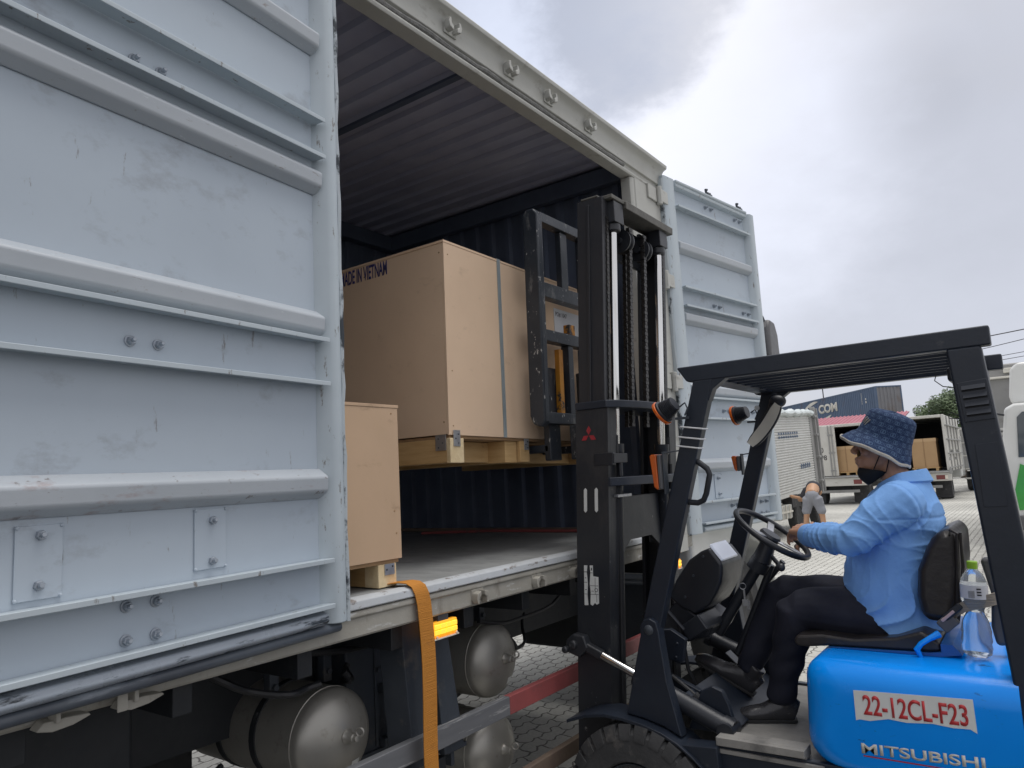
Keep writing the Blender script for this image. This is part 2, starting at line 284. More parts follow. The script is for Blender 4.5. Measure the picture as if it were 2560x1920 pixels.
# ------------------------------------------------------------------ mesh helpers
OFF = {}
class G:
    def __init__(s, xf=None): s.v = []; s.f = []; s.mi = []; s.cur = 0; s.xf = xf; s.uv = None
    def add(s, vs, fs):
        o = len(s.v); s.v += [Vector(v) for v in vs]; s.f += [tuple(i+o for i in f) for f in fs]; s.mi += [s.cur]*len(fs)
    def hexa(s, p): s.add(p, [(0, 3, 2, 1), (4, 5, 6, 7), (0, 1, 5, 4), (1, 2, 6, 5), (2, 3, 7, 6), (3, 0, 4, 7)]); return s
    def box(s, x0, x1, y0, y1, z0, z1):
        return s.hexa([(x0, y0, z0), (x1, y0, z0), (x1, y1, z0), (x0, y1, z0), (x0, y0, z1), (x1, y0, z1), (x1, y1, z1), (x0, y1, z1)])
    def prism(s, poly, axis, a, b):
        def P(q, h):
            if axis == 'x': return (h, q[0], q[1])
            if axis == 'y': return (q[0], h, q[1])
            return (q[0], q[1], h)
        n = len(poly); s.add([P(q, a) for q in poly]+[P(q, b) for q in poly],
                             [tuple(range(n))[::-1], tuple(range(n, 2*n))]+[(i, (i+1) % n, n+(i+1) % n, n+i) for i in range(n)]); return s
    def beam(s, p0, p1, w, h, upv=(0, 0, 1)):
        p0, p1 = Vector(p0), Vector(p1); d = (p1-p0).normalized(); a = d.cross(Vector(upv)).normalized()*w/2; b = a.normalized().cross(d)*h/2
        return s.hexa([p0-a-b, p0+a-b, p0+a+b, p0-a+b, p1-a-b, p1+a-b, p1+a+b, p1-a+b])
    def tube(s, pts, r, n=12, closed=False, upv=None, ry=None):
        pts = [Vector(p) for p in pts]; m = len(pts)
        rs = list(r) if isinstance(r, (list, tuple)) else [r]*m
        rys = rs if ry is None else (list(ry) if isinstance(ry, (list, tuple)) else [ry]*m)
        tans = []
        for i in range(m):
            if closed: t = pts[(i+1) % m]-pts[i-1]
            else: t = pts[min(i+1, m-1)]-pts[max(i-1, 0)]
            tans.append(t.normalized())
        u = Vector(upv) if upv else (Vector((0, 0, 1)) if abs(tans[0].z) < .9 else Vector((0, 1, 0)))
        vs = []
        for i in range(m):
            a = u-tans[i]*u.dot(tans[i])
            if a.length < 1e-5: a = tans[i].orthogonal()
            a.normalize(); b = tans[i].cross(a)
            if not upv: u = a
            for k in range(n):
                th = 2*math.pi*k/n; vs.append(pts[i]+b*math.cos(th)*rs[i]+a*math.sin(th)*rys[i])
        fs = []
        for i in range(m if closed else m-1):
            j = (i+1) % m
            for k in range(n): fs.append((i*n+k, i*n+(k+1) % n, j*n+(k+1) % n, j*n+k))
        if not closed: fs += [tuple(range(n))[::-1], tuple((m-1)*n+k for k in range(n))]
        s.add(vs, fs); return s
    def cyl(s, p0, p1, r, r1=None, n=20): return s.tube([p0, p1], [r, r if r1 is None else r1], n)
    def lathe(s, p, d, prof, n=28):
        p = Vector(p); d = Vector(d).normalized(); a = d.orthogonal().normalized(); b = d.cross(a); vs = []; fs = []; m = len(prof)
        for r, h in prof:
            for k in range(n):
                th = 2*math.pi*k/n; vs.append(p+d*h+(a*math.cos(th)+b*math.sin(th))*max(r, 1e-4))
        for i in range(m-1):
            for k in range(n): fs.append((i*n+k, i*n+(k+1) % n, (i+1)*n+(k+1) % n, (i+1)*n+k))
        fs += [tuple(range(n))[::-1], tuple((m-1)*n+k for k in range(n))]; s.add(vs, fs); return s
    def sphere(s, c, rx, ry=None, rz=None, n=16, m=10):
        ry = ry or rx; rz = rz or rx; c = Vector(c); vs = []; fs = []
        for i in range(m+1):
            ph = math.pi*i/m
            for k in range(n):
                th = 2*math.pi*k/n; vs.append(c+Vector((rx*math.sin(ph)*math.cos(th), ry*math.sin(ph)*math.sin(th), rz*math.cos(ph))))
        for i in range(m):
            for k in range(n): fs.append((i*n+k, (i+1)*n+k, (i+1)*n+(k+1) % n, i*n+(k+1) % n))
        s.add(vs, fs); return s
    def ring(s, c, nrm, R_, r, n=40, k=12):
        c = Vector(c); nrm = Vector(nrm).normalized(); a = nrm.orthogonal().normalized(); b = nrm.cross(a)
        return s.tube([c+(a*math.cos(2*math.pi*i/n)+b*math.sin(2*math.pi*i/n))*R_ for i in range(n)], r, k, closed=True)
    def poly(s, pts): s.add(pts, [tuple(range(len(pts)))]); return s
    def build(s, name, m, parent=None, bevel=0, ang=35, seg=2, recalc=True, flat=False):
        base = OFF.get(parent.name, Vector()) if parent else Vector()
        vs = [s.xf(v) for v in s.v] if s.xf else s.v
        if not parent:
            lo = [min(v[i] for v in vs) for i in range(3)]; hi = [max(v[i] for v in vs) for i in range(3)]
            base = Vector(((lo[0]+hi[0])/2, (lo[1]+hi[1])/2, lo[2]))
        me = bpy.data.meshes.new(name); me.from_pydata([v-base for v in vs], [], s.f)
        ms = m if isinstance(m, (list, tuple)) else [m]
        for q in ms: me.materials.append(MATS[q])
        for pl, i in zip(me.polygons, s.mi): pl.material_index = i
        if recalc:
            bm = bmesh.new(); bm.from_mesh(me); bmesh.ops.recalc_face_normals(bm, faces=bm.faces); bm.to_mesh(me); bm.free()
        if not flat:
            me.polygons.foreach_set('use_smooth', [True]*len(me.polygons)); me.set_sharp_from_angle(angle=R(ang))
        o = bpy.data.objects.new(name, me); COL.objects.link(o)
        if parent: o.parent = parent
        else: o.location = base
        OFF[o.name] = base
        if bevel:
            b = o.modifiers.new('bevel', 'BEVEL'); b.width = bevel; b.segments = seg; b.limit_method = 'ANGLE'; b.angle_limit = R(40); b.harden_normals = True
        return o
def tag(o, label=None, cat=None, group=None, kind=None):
    if label: o['label'] = label
    if cat: o['category'] = cat
    if group: o['group'] = group
    if kind: o['kind'] = kind
    return o
def thing(name, loc, label, cat, group=None):
    o = bpy.data.objects.new(name, None); COL.objects.link(o); o.location = loc; OFF[o.name] = Vector(loc); o.empty_display_size = .2
    return tag(o, label, cat, group)
def copy_tree(o, parent=None):
    c = o.copy(); COL.objects.link(c); c.parent = parent; OFF[c.name] = OFF.get(o.name, Vector())
    for ch in list(o.children): copy_tree(ch, c)
    return c
def text(s, origin, xd, yd, h, name, m, parent, depth=.002, sx=1.0, bold=0.0, align='LEFT', spacing=1.0):
    cu = bpy.data.curves.new(name, 'FONT'); cu.body = s; cu.size = 1; cu.extrude = 0; cu.offset = bold; cu.align_x = align; cu.space_character = spacing
    ob = bpy.data.objects.new('tmp', cu); COL.objects.link(ob); dg = bpy.context.evaluated_depsgraph_get()
    me = bpy.data.meshes.new_from_object(ob.evaluated_get(dg)); bpy.data.objects.remove(ob)
    bm = bmesh.new(); bm.from_mesh(me); r = bmesh.ops.extrude_face_region(bm, geom=bm.faces[:])
    for v in [e for e in r['geom'] if isinstance(e, bmesh.types.BMVert)]: v.co.z += 1
    bm.to_mesh(me); bm.free()
    xd = Vector(xd).normalized(); yd = Vector(yd).normalized(); zd = xd.cross(yd); o = Vector(origin); k = h/.70
    base = OFF.get(parent.name, Vector())
    for v in me.vertices: v.co = o+xd*(v.co.x*k*sx)+yd*(v.co.y*k)+zd*(v.co.z*depth)-base
    me.materials.append(MATS[m]); q = bpy.data.objects.new(name, me); COL.objects.link(q); q.parent = parent; OFF[q.name] = base; return q
def arc(c, r, a0, a1, n=10): return [(c[0]+r*math.cos(R(a0+(a1-a0)*i/n)), c[1]+r*math.sin(R(a0+(a1-a0)*i/n))) for i in range(n+1)]
def remesh(g, name, m, parent, vox=.008, smooth=6, disp=None, subd=0):
    """closed overlapping solids of g -> one continuous surface"""
    o = g.build(name+'_src', m, parent)
    r = o.modifiers.new('r', 'REMESH'); r.mode = 'VOXEL'; r.voxel_size = vox
    sm = o.modifiers.new('s', 'SMOOTH'); sm.factor = .5; sm.iterations = smooth
    dg = bpy.context.evaluated_depsgraph_get(); me = bpy.data.meshes.new_from_object(o.evaluated_get(dg)); base = OFF[o.name]
    old = o.data; bpy.data.objects.remove(o); bpy.data.meshes.remove(old)
    me.name = name
    if disp:
        co = np.empty(len(me.vertices)*3); me.vertices.foreach_get('co', co); co = co.reshape(-1, 3)+np.array(base)
        no = np.empty(len(me.vertices)*3); me.vertices.foreach_get('normal', no); no = no.reshape(-1, 3)
        co = disp(co, no); me.vertices.foreach_set('co', (co-np.array(base)).ravel()); me.update()
    me.polygons.foreach_set('use_smooth', [True]*len(me.polygons))
    if not me.materials: me.materials.append(MATS[m])
    q = bpy.data.objects.new(name, me); COL.objects.link(q); q.parent = parent; OFF[q.name] = base; return q
# ------------------------------------------------------------------ ground
g = G(); n = 1
g.poly([(-400, -400, 0), (900, -400, 0), (900, 700, 0), (-400, 700, 0)])
gr = g.build('ground', 'pavers', flat=True, recalc=False); gr['kind'] = 'structure'
g = G(); g.poly([(-60, -40, .004), (2.35, -40, .004), (2.35, 1.9, .004), (-60, 1.9, .004)]); g.build('bounce_absorber', 'dark_ground', flat=True, recalc=False)['kind'] = 'structure'  # unseen dark ground added to keep bounce light off the door undersides

# ------------------------------------------------------------------ box truck
YS = 1.968                                  # side plane of the truck
truck = thing('box_truck', (2.5, 3.2, 0), 'pale grey box truck with both side doors of its cargo box swung wide open', 'truck')
ZF, ZT = 1.337, 3.638
# deck
G().box(-4, 4.35, 2.0, 4.36, 1.25, ZF).build('deck', 'deck', truck)
# roof sheet, corrugated across the box
poly = []; x = -4.0
while x < 4.34:
    poly += [(x, 3.80), (x+.085, 3.80), (x+.100, 3.778), (x+.132, 3.778)]; x += .147
poly += [(4.345, 3.80), (4.345, 3.845), (-4, 3.845)]
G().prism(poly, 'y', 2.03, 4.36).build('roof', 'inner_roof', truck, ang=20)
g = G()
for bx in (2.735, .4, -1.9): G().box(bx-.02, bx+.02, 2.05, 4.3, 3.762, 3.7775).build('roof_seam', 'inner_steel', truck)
# end wall and back wall, corrugated upright
def corr(x0, x1, d, pitch):
    pts = []; x = x0
    while x < x1:
        pts += [(x, 0), (x+pitch*.55, 0), (x+pitch*.65, d), (x+pitch*.9, d)]; x += pitch
    return [(min(a, x1), b) for a, b in pts]+[(x1, 0)]
pf = [(4.35-b, a) for a, b in corr(2.03, 4.34, .028, .155)]
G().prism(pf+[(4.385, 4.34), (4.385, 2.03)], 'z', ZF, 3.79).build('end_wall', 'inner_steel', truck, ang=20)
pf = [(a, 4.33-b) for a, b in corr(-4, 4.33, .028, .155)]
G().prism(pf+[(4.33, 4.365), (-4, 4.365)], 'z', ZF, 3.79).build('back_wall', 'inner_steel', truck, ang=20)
g = G(); g.box(4.26, 4.322, 2.07, 4.30, 3.66, 3.78); g.box(-4, 4.26, 4.22, 4.302, 3.66, 3.78); g.build('roof_beam', 'inner_steel', truck, .006)
G().box(4.29, 4.32, 2.1, 4.3, ZF+.002, ZF+.028).build('floor_batten', 'brown_bar', truck, .005)
G().tube([(4.27, 2.15, ZF+.012), (4.22, 2.7, ZF+.012), (4.25, 3.3, ZF+.012), (4.05, 3.8, ZF+.012)], .010, 8).build('loose_strap', 'guard_red', truck)
# side wall left of the opening, header rail, gutter, posts, sill
G().box(-4, 1.60, YS+.008, YS+.04, 1.34, 3.80).build('side_wall', 'truck_cream', truck)
hdr = [(2.05, 3.638), (1.972, 3.638), (1.966, 3.652), (1.972, 3.664), (1.985, 3.666), (1.985, 3.70), (1.968, 3.704), (1.966, 3.79), (1.952, 3.812), (1.925, 3.826), (1.922, 3.846), (1.935, 3.862), (2.05, 3.866)]
G().prism(hdr, 'x', -4, 4.70).build('header_rail', 'truck_cream', truck, .004)
g = G(); y = -3.98; pts = []
random.seed(3); xx = -1.0
while xx < 4.15: pts.append((xx, 1.981+random.uniform(-.002, .002), 3.683+random.uniform(-.004, .004))); xx += .08
g.tube(pts, [.013+random.uniform(-.002, .003) for _ in pts], 8); g.build('rubber_seal', 'seal', truck)
g = G(); g.prism([(4.207, 2.05), (4.207, 1.985), (4.225, 1.974), (4.245, 1.974), (4.25, 1.966), (4.68, 1.966), (4.69, 2.0), (4.69, 2.05)], 'z', 1.207, 3.637)
g.build('door_post', 'truck_cream', truck, .004)
G().prism([(1.60, 1.966), (1.71, 1.966), (1.71, 2.05), (1.60, 2.05)], 'z', 1.342, 3.637).build('door_post', 'truck_cream', truck, .004)
lip = [(2.0, ZF+.003), (1.975, ZF+.003), (1.957, 1.330), (1.952, 1.303), (1.966, 1.298), (2.0, 1.298)]
G().prism(lip, 'x', -4, 4.205).build('sill_lip', 'sill_lip', truck, .004)
sl = [(2.03, 1.297), (1.961, 1.297), (1.957, 1.290), (1.957, 1.278), (1.964, 1.272), (1.962, 1.215), (1.968, 1.207), (2.03, 1.207)]
G().prism(sl, 'x', -4, 4.70).build('sill', 'sill_dirty', truck, .003)
# keeper catches of the locking bars
def catch(x, z, zs, m, nm='door_catch', k=1):
    g = G(xf=(lambda v: Vector((x+(v.x-x)*k, YS-.004+(v.y-YS+.004)*k, z+(v.z-z)*k)))); y0 = YS-.004
    g.box(x-.055, x+.055, y0-.008, y0+.004, z-.032, z+.032)
    for s in (-1, 1):
        pr = [(x+s*.016, z-.024*zs), (x+s*.050, z-.012*zs), (x+s*.058, z+.018*zs), (x+s*.050, z+.046*zs), (x+s*.034, z+.05*zs), (x+s*.034, z+.016*zs), (x+s*.016, z+.004*zs)]
        if s < 0: pr = pr[::-1]
        g.prism(pr, 'y', y0-.05, y0-.006)
    return g.build(nm, m, truck, .004)
for x in (1.95, 2.398, 2.853, 3.216, 3.651): catch(x, 3.752, 1, 'truck_cream', k=.78)
for x in (2.41, 2.845, 3.17, 3.62): catch(x, 1.252, -1, 'sill_dirty', k=.72)
for x in (.98, .80, .40):
    g = G(); g.prism([(x-.045, 1.205), (x-.01, 1.196), (x+.035, 1.200), (x+.075, 1.212), (x+.07, 1.218), (x+.02, 1.222), (x-.03, 1.222)], 'y', 1.915, 1.958)
    if x == .98: g.box(x-.052, x-.026, 1.900, 1.906, 1.202, 1.245)
    g.box(x-.008, x+.004, 1.905, 1.95, 1.215, 1.245); g.build('door_catch', 'sill_dirty', truck, .004)
for z in (3.60, 3.0, 2.3, 1.6):                # hinges of the right leaf on its post
    g = G(); g.box(4.42, 4.55, 1.952, 1.967, z-.05, z+.05); g.cyl((4.575, 1.945, z-.065), (4.575, 1.945, z+.065), .021); g.box(4.56, 4.68, 1.925, 1.941, z-.045, z+.045)
    g.build('hinge', 'truck_cream', truck, .004)
G().box(4.40, 4.60, 1.950, 1.961, 1.19, 1.37).build('corner_plate', 'truck_cream', truck, .004)

# door leaves -------------------------------------------------------------
def door(side, H, ang, bolts, plates, flag, e0):
    a = R(ang); d = Vector((side*math.cos(a), -math.sin(a), 0)); nn = Vector((-side*math.sin(a)*1.0, -math.cos(a), 0)) if side > 0 else Vector((math.sin(a), -math.cos(a), 0))
    Hv = Vector(H); xf = lambda v: Hv+d*v.x+nn*v.y+Vector((0, 0, v.z))     # x along the leaf, y outwards, z up
    W, z0, z1 = 1.315, 1.270, 3.785
    def D(): return G(xf)
    leaf = D().box(.065, W-.05, -.05, -.02, z0+.05, z1-.05).build('cargo_door', 'door_paint', truck, .003)
    if flag: leaf['label'] = 'open cargo door with flaking paint along its hinge edge'
    for zc, m in ((3.298, 'door_rib'), (2.778, 'door_rib'), (2.268, 'door_rib'), (1.735, 'door_rib_scraped' if flag else 'door_rib')):
        pr = [(-.0195, zc-.052), (.0215, zc-.026), (.0255, zc+.022), (-.0195, zc+.052)]
        D().prism(pr, 'x', .118, W-.118).build('pressed_rib', m, leaf, .009, ang=25, seg=3)
    for z in (3.585, 2.992, 2.858, 2.212, 2.064, 1.488, 1.346):
        D().prism([(-.0185, z-.003), (.036, z-.004), (.036, z-.009), (.040, z-.009), (.040, z+.006), (-.0185, z+.003)], 'x', .118, W-.118).build('flange', 'door_frame', leaf, .002)
    # stiles with sloped inner return, then head and foot rails
    st0 = [(e0, -.05), (e0, .022), (e0+.018, .030), (.085, .030), (.100, .020), (.128, -.0195), (.128, -.05)]
    st = [(.012, -.05), (.012, .022), (.03, .030), (.085, .030), (.100, .020), (.128, -.0195), (.128, -.05)]
    D().prism(st0, 'z', z0+.012, z1-.012).build('stile', 'door_frame', leaf, .005)
    D().prism([(W-a_, b_) for a_, b_ in st][::-1], 'z', z0+.012, z1-.012).build('stile', 'door_frame', leaf, .005)
    D().prism([(-.046, z0+.016), (-.02, z0+.014), (.012, z0+.016), (.026, z0+.028), (.022, z0+.05), (-.012, z0+.058), (-.046, z0+.058)], 'x', .129, W-.129).build('foot_rail', 'door_bottom' if flag else 'door_frame', leaf, .006, ang=60)
    D().prism([(-.046, z1-.06), (-.01, z1-.06), (.018, z1-.05), (.022, z1-.032), (.012, z1-.028), (.026, z1-.018), (.026, z1-.004), (-.046, z1)], 'x', .129, W-.129).build('head_rail', 'door_frame', leaf, .003)
    # chipped edge strip
    g = D(); zz = z0+.012; random.seed(5); pts = []
    while zz < z1-.02: pts.append((e0-.008+random.uniform(-.002, .002), .004+random.uniform(-.003, .003), zz)); zz += .06
    g.tube(pts, .011, 8, upv=(0, 1, 0), ry=.024); g.build('edge_strip', 'door_edge', leaf)
    if flag: D().cyl((e0+.01, -.008, z0-.004), (W-.02, -.008, z0-.002), .0165).build('foot_seal', 'seal_and_shade', leaf)  # black seal, also standing in for the shaded underside of the foot
    for u, z in bolts:
        g = D(); y = -.0195
        g.lathe((u, y, z), (0, 1, 0), [(.0155, 0), (.0155, .003), (.0125, .004)], 16)
        g.lathe((u, y+.003, z), (0, 1, 0), [(.0118, 0), (.0118, .010), (.0098, .0125)], 6)
        g.lathe((u+.001, y+.013, z), (0.1, 1, .1), [(.0062, 0), (.0062, .013), (.005, .015)], 10)
        g.build('bolt', 'bolt', leaf, ang=30)
    for u0, u1, za, zb in plates:
        g = D(); g.box(u0, u1, -.0198, -.0150, za, zb)
        for uu in (u0+.003, u1-.003):
            for zz in (za+.003, zb-.003): g.sphere((uu, -.015, zz), .005, n=8, m=6)
        g.build('cover_plate', 'door_paint', leaf, .001)
    return leaf
bl = [(u, z) for u in (.707, .787) for z in (2.905, 2.124, 1.455, 1.373)]+[(.995, 1.648), (.997, 1.537), (.540, 1.647), (.541, 1.536), (1.16, 2.905), (1.16, 2.124), (1.16, 1.455), (1.16, 1.373)]
door(-1, (1.72, 1.945, 0), 6.0, bl, [(.945, 1.048, 1.506, 1.670), (.493, .596, 1.515, 1.679)], True, .048)
br_ = [(u, z) for u in (.592, .672, 1.046, 1.126) for z in (3.690, 3.605, 2.918, 2.125, 1.437, 1.352)]+[(.42, 1.64), (.425, 1.53), (.92, 1.64), (.92, 1.53)]
rl = door(1, (4.69, 1.955, 0), 9.0, br_, [(.375, .475, 1.50, 1.67), (.87, .97, 1.50, 1.67)], False, -.045)
for u in (.62, 1.10):                        # keepers standing on the top edge of the right leaf
    a = R(9); b = Vector((4.69, 1.955, 3.79))+Vector((math.cos(a), -math.sin(a), 0))*u
    g = G(); g.box(b.x-.045, b.x+.045, b.y-.02, b.y+.03, 3.785, 3.80); g.tube([(b.x-.03, b.y, 3.80), (b.x-.04, b.y, 3.825), (b.x-.01, b.y, 3.832)], .010, 8); g.tube([(b.x+.03, b.y, 3.80), (b.x+.045, b.y, 3.818)], .010, 8)
    g.build('keeper', 'chassis_grey', rl, .002)

# underside -----------------------------------------------------------------
g = G(); g.box(-4, 8.5, 2.62, 2.72, .80, 1.10); g.box(-4, 8.5, 3.62, 3.72, .80, 1.10); g.build('chassis_rail', 'chassis', truck, .005)
g = G(); x = -3.9
while x < 4.6: g.box(x, x+.06, 2.03, 4.34, 1.11, 1.248); x += .42
g.build('cross_member', 'chassis', truck, .004)
G().box(-4, 4.6, 4.28, 4.36, 1.05, 1.25).build('far_sill', 'chassis', truck)
for a, b in ((-3.6, -2.6), (.3, 2.2), (2.25, 3.9), (3.95, 5.3)): G().box(a, b, 4.12, 4.27, .28, 1.04).build('light_blocker', 'chassis', truck, .02)  # dark panels added to block far-side light from under the truck
G().box(.2, 4.6, 2.75, 3.6, 1.00, 1.10).build('subframe', 'chassis', truck, .01)
def tank(c, r, L, valve=True):
    x, y, z = c
    dome = [(r*math.cos(R(t)), .085-.085*math.sin(R(t))) for t in (88, 75, 62, 50, 38, 26, 14, 5)]
    prof = [(0.001, 0)]+[(q, h) for q, h in dome]+[(r, .10), (r+.003, .101), (r+.003, .104), (r, .105), (r, L-.09)]+[(q, L-h) for q, h in dome[::-1]]+[(0.001, L)]
    t = G().lathe((x, y, z), (0, 1, 0), prof, 40).build('air_tank', 'tank', truck, ang=30)
    g = G(); g.lathe((x+.005, y+.008, z+.012), (0, -1, 0), [(.026, 0), (.026, .012), (.018, .022), (.016, .045), (.011, .047), (.011, .062), (.005, .063)], 18)
    g.ring((x+.012, y-.060, z+.034), (1, 0.4, 0), .014, .004, 16, 8); g.build('drain_valve', 'tank', t)
    for yy in (y+.30, y+.52): g = G(); g.lathe((x, yy, z), (0, 1, 0), [(r+.001, 0), (r+.005, .001), (r+.005, .032), (r+.001, .033)], 40); g.cyl((x-r*.86, yy+.016, z+r*.55), (x-r*.95, yy+.016, z+r*.25), .008, n=8); g.build('strap', 'chassis', t)
    lb = [(x+.035, z-.118), (x+.078, z-.118), (x+.078, z-.085), (x+.035, z-.085)]
    def on(px, pz):
        rr = math.hypot(px-x, pz-z)/r; th = math.acos(min(rr, 1)); return (px, y+.085-.085*math.sin(th)-.002, pz)
    if True:
        g = G(); N_ = 5
        for i in range(N_):
            for j in range(N_):
                u0, u1 = lb[0][0]+.043*i/N_, lb[0][0]+.043*(i+1)/N_; w0, w1 = lb[0][1]+.033*j/N_, lb[0][1]+.033*(j+1)/N_
                g.poly([on(u0, w0), on(u1, w0), on(u1, w1), on(u0, w1)])
        g.build('rating_label', 'sticker_white', t, flat=True)
    return t
tank((1.868, 2.16, .812), .172, .85)
tank((2.86, 2.18, .862), .170, .85)
tank((2.845, 2.20, .455), .168, .80)
# locker between the tanks with its catch
tb = G().box(2.10, 2.66, 2.42, 2.98, .60, 1.08).build('tool_locker', 'chassis_grey', truck, .012)
g = G(); g.box(2.09, 2.67, 2.408, 2.425, .575, .62); g.box(2.09, 2.67, 2.408, 2.425, 1.04, 1.075); g.box(2.25, 2.265, 2.412, 2.42, .63, 1.03); g.box(2.52, 2.535, 2.412, 2.42, .63, 1.03); g.build('locker_rim', 'chassis_grey', tb, .003)
g = G(); g.cyl((2.30, 2.39, .86), (2.30, 2.39, .64), .012); g.box(2.275, 2.325, 2.385, 2.42, .84, .88); g.box(2.27, 2.33, 2.38, 2.42, .625, .66); g.box(2.25, 2.35, 2.39, 2.40, .935, .95); g.build('latch', 'chassis_grey', tb, .003)
for (xa, xb, xc, xd, za, zb) in ((2.03, 2.13, 2.08, 2.16, 1.20, .66), (2.19, 2.28, 2.25, 2.37, 1.20, .66)):
    g = G(); g.hexa([(xc, 2.03, zb), (xd, 2.03, zb), (xd, 2.16, zb), (xc, 2.16, zb), (xa, 2.03, za), (xb, 2.03, za), (xb, 2.16, za), (xa, 2.16, za)]); g.build('hanger', 'chassis_grey', truck, .004)
g = G(); g.box(2.30, 2.42, 2.06, 2.2, .640, .658); g.box(2.32, 2.34, 2.06, 2.12, .59, .64); g.build('hanger_foot', 'chassis_grey', truck, .003)
# side guard rails
G().box(-1.0, 2.655, 2.005, 2.04, .700, .778).build('side_guard', 'guard_grey', truck, .004)
G().box(2.656, 4.4, 2.005, 2.04, .700, .778).build('side_guard', 'guard_red', truck, .004)['label'] = 'faded red length of the side guard rail'
G().box(-1.0, 4.4, 2.005, 2.04, .375, .445).build('side_guard', 'brown_bar', truck, .004)
for x in (.3, 2.22, 4.2): G().box(x, x+.05, 2.045, 2.08, .36, 1.20 if x != 2.22 else .65).build('guard_post', 'chassis', truck, .004)
# lit amber marker lamps
def marker(x0, x1, z0, z1):
    L_ = G().box(x0, x1, 1.958, 1.985, z0, z1).build('marker_lamp', 'lamp_lit', truck, .004)
    g = G(); nx = 4
    for i in range(nx):
        for j in range(2):
            w = (x1-x0-.012)/nx; h = (z1-z0-.016)/2
            g.box(x0+.006+i*w+.002, x0+.006+(i+1)*w-.002, 1.950, 1.957, z0+.010+j*h+.002, z0+.010+(j+1)*h-.002)
    g.build('lens', 'lamp_lit_core', L_, .002)
    g = G(); g.box(x0-.002, x1+.002, 1.952, 1.987, z0-.006, z0-.001)
    for xx in (x0+.02, x1-.012): g.cyl((xx, 1.949, z0+.004), (xx, 1.956, z0+.004), .004, n=8)
    g.build('lens_rim', 'lens_clear', L_)
    G().box((x0+x1)/2-.03, (x0+x1)/2+.03, 1.966, 1.972, z1, 1.208).build('lamp_bracket', 'chassis_grey', L_)
marker(2.125, 2.272, 1.128, 1.186); marker(4.36, 4.475, 1.098, 1.152)
# running gear, pipes, far bits under the box
def wheel(parent, c, r, w, nm='wheel', side=-1):
    x, y, z = c; q = w/2
    t = G().lathe((x, y-q, z), (0, 1, 0), [(r*.56, .02), (r*.60, 0), (r*.9, 0), (r*.985, .03), (r, .06), (r, w-.06), (r*.985, w-.03), (r*.9, w), (r*.60, w), (r*.56, w-.02)], 40).build(nm, 'tyre', parent)
    G().lathe((x, y-q+.02, z), (0, 1, 0), [(.05, .04), (.11, .03), (.13, .10), (r*.45, .10), (r*.53, .02), (r*.565, .0), (r*.565, w-.05), (.05, w-.05)], 32).build('rim', 'chassis_grey', t)
    return t
for x, y in ((-1.9, 2.25), (-1.9, 4.05), (-.65, 2.25), (-.65, 4.05), (5.95, 2.25)): wheel(truck, (x, y, .5), .5, .28)
g = G(); g.cyl((-1.9, 2.3, .5), (-1.9, 4.0, .5), .09); g.cyl((-.65, 2.3, .5), (-.65, 4.0, .5), .09); g.cyl((3.1, 3.0, .86), (4.3, 3.05, .84), .07)
g.sphere((-.65, 3.15, .5), .22); g.cyl((-.65, 3.15, .6), (4.6, 3.15, .85), .06); g.build('drivetrain', 'chassis', truck)
# mudguard flaps and dark chassis gear seen in the lower left corner
for q in ((-.2, 1.2, 2.35, 2.6, .52, 1.18), (1.05, 1.75, 2.95, 3.4, .5, 1.1), (2.72, 3.6, 3.05, 3.5, .72, 1.1), (3.2, 4.3, 2.75, 3.0, .80, 1.2)): G().box(*q).build('equipment_case', 'chassis', truck, .02)
g = G(); g.cyl((1.25, 2.45, .80), (1.62, 2.47, .56), .012); g.cyl((1.25, 2.5, .60), (1.62, 2.55, .74), .010); g.tube([(1.1, 2.5, .62), (1.3, 2.5, .56), (1.5, 2.5, .60), (1.7, 2.5, .58)], .012, 8); g.tube([(2.5, 2.5, .62), (2.8, 2.6, .58), (3.1, 2.6, .66), (3.6, 2.7, .62)], .018, 8); g.build('brake_pipe', 'chassis', truck)
# air lines and cables slung under the box
for k, (a, b, sag) in enumerate((((1.75, 2.30, 1.13), (2.9, 2.34, 1.12), .06), ((2.75, 2.24, 1.06), (3.9, 2.40, 1.10), .09), ((1.95, 2.26, 1.02), (2.10, 2.40, 1.00), .05), ((2.96, 2.22, .95), (3.5, 2.5, .95), .12), ((1.40, 2.30, 1.14), (1.80, 2.2, 1.02), .05))):
    a, b = Vector(a), Vector(b); G().tube([a.lerp(b, i/12)-Vector((0, .02*math.sin(i), sag*4*(i/12)*(1-i/12))) for i in range(13)], .009 if k % 2 else .013, 8).build('air_line', 'hose', truck)
for x, z in ((2.72, 1.02), (2.98, 1.02), (1.74, .98), (1.99, .98)):
    g = G(); g.box(x-.02, x+.02, 2.40, 2.44, z-.02, 1.20); g.cyl((x, 2.385, z+.02), (x, 2.40, z+.02), .012, n=8); g.build('tank_hanger', 'chassis_grey', truck, .003)
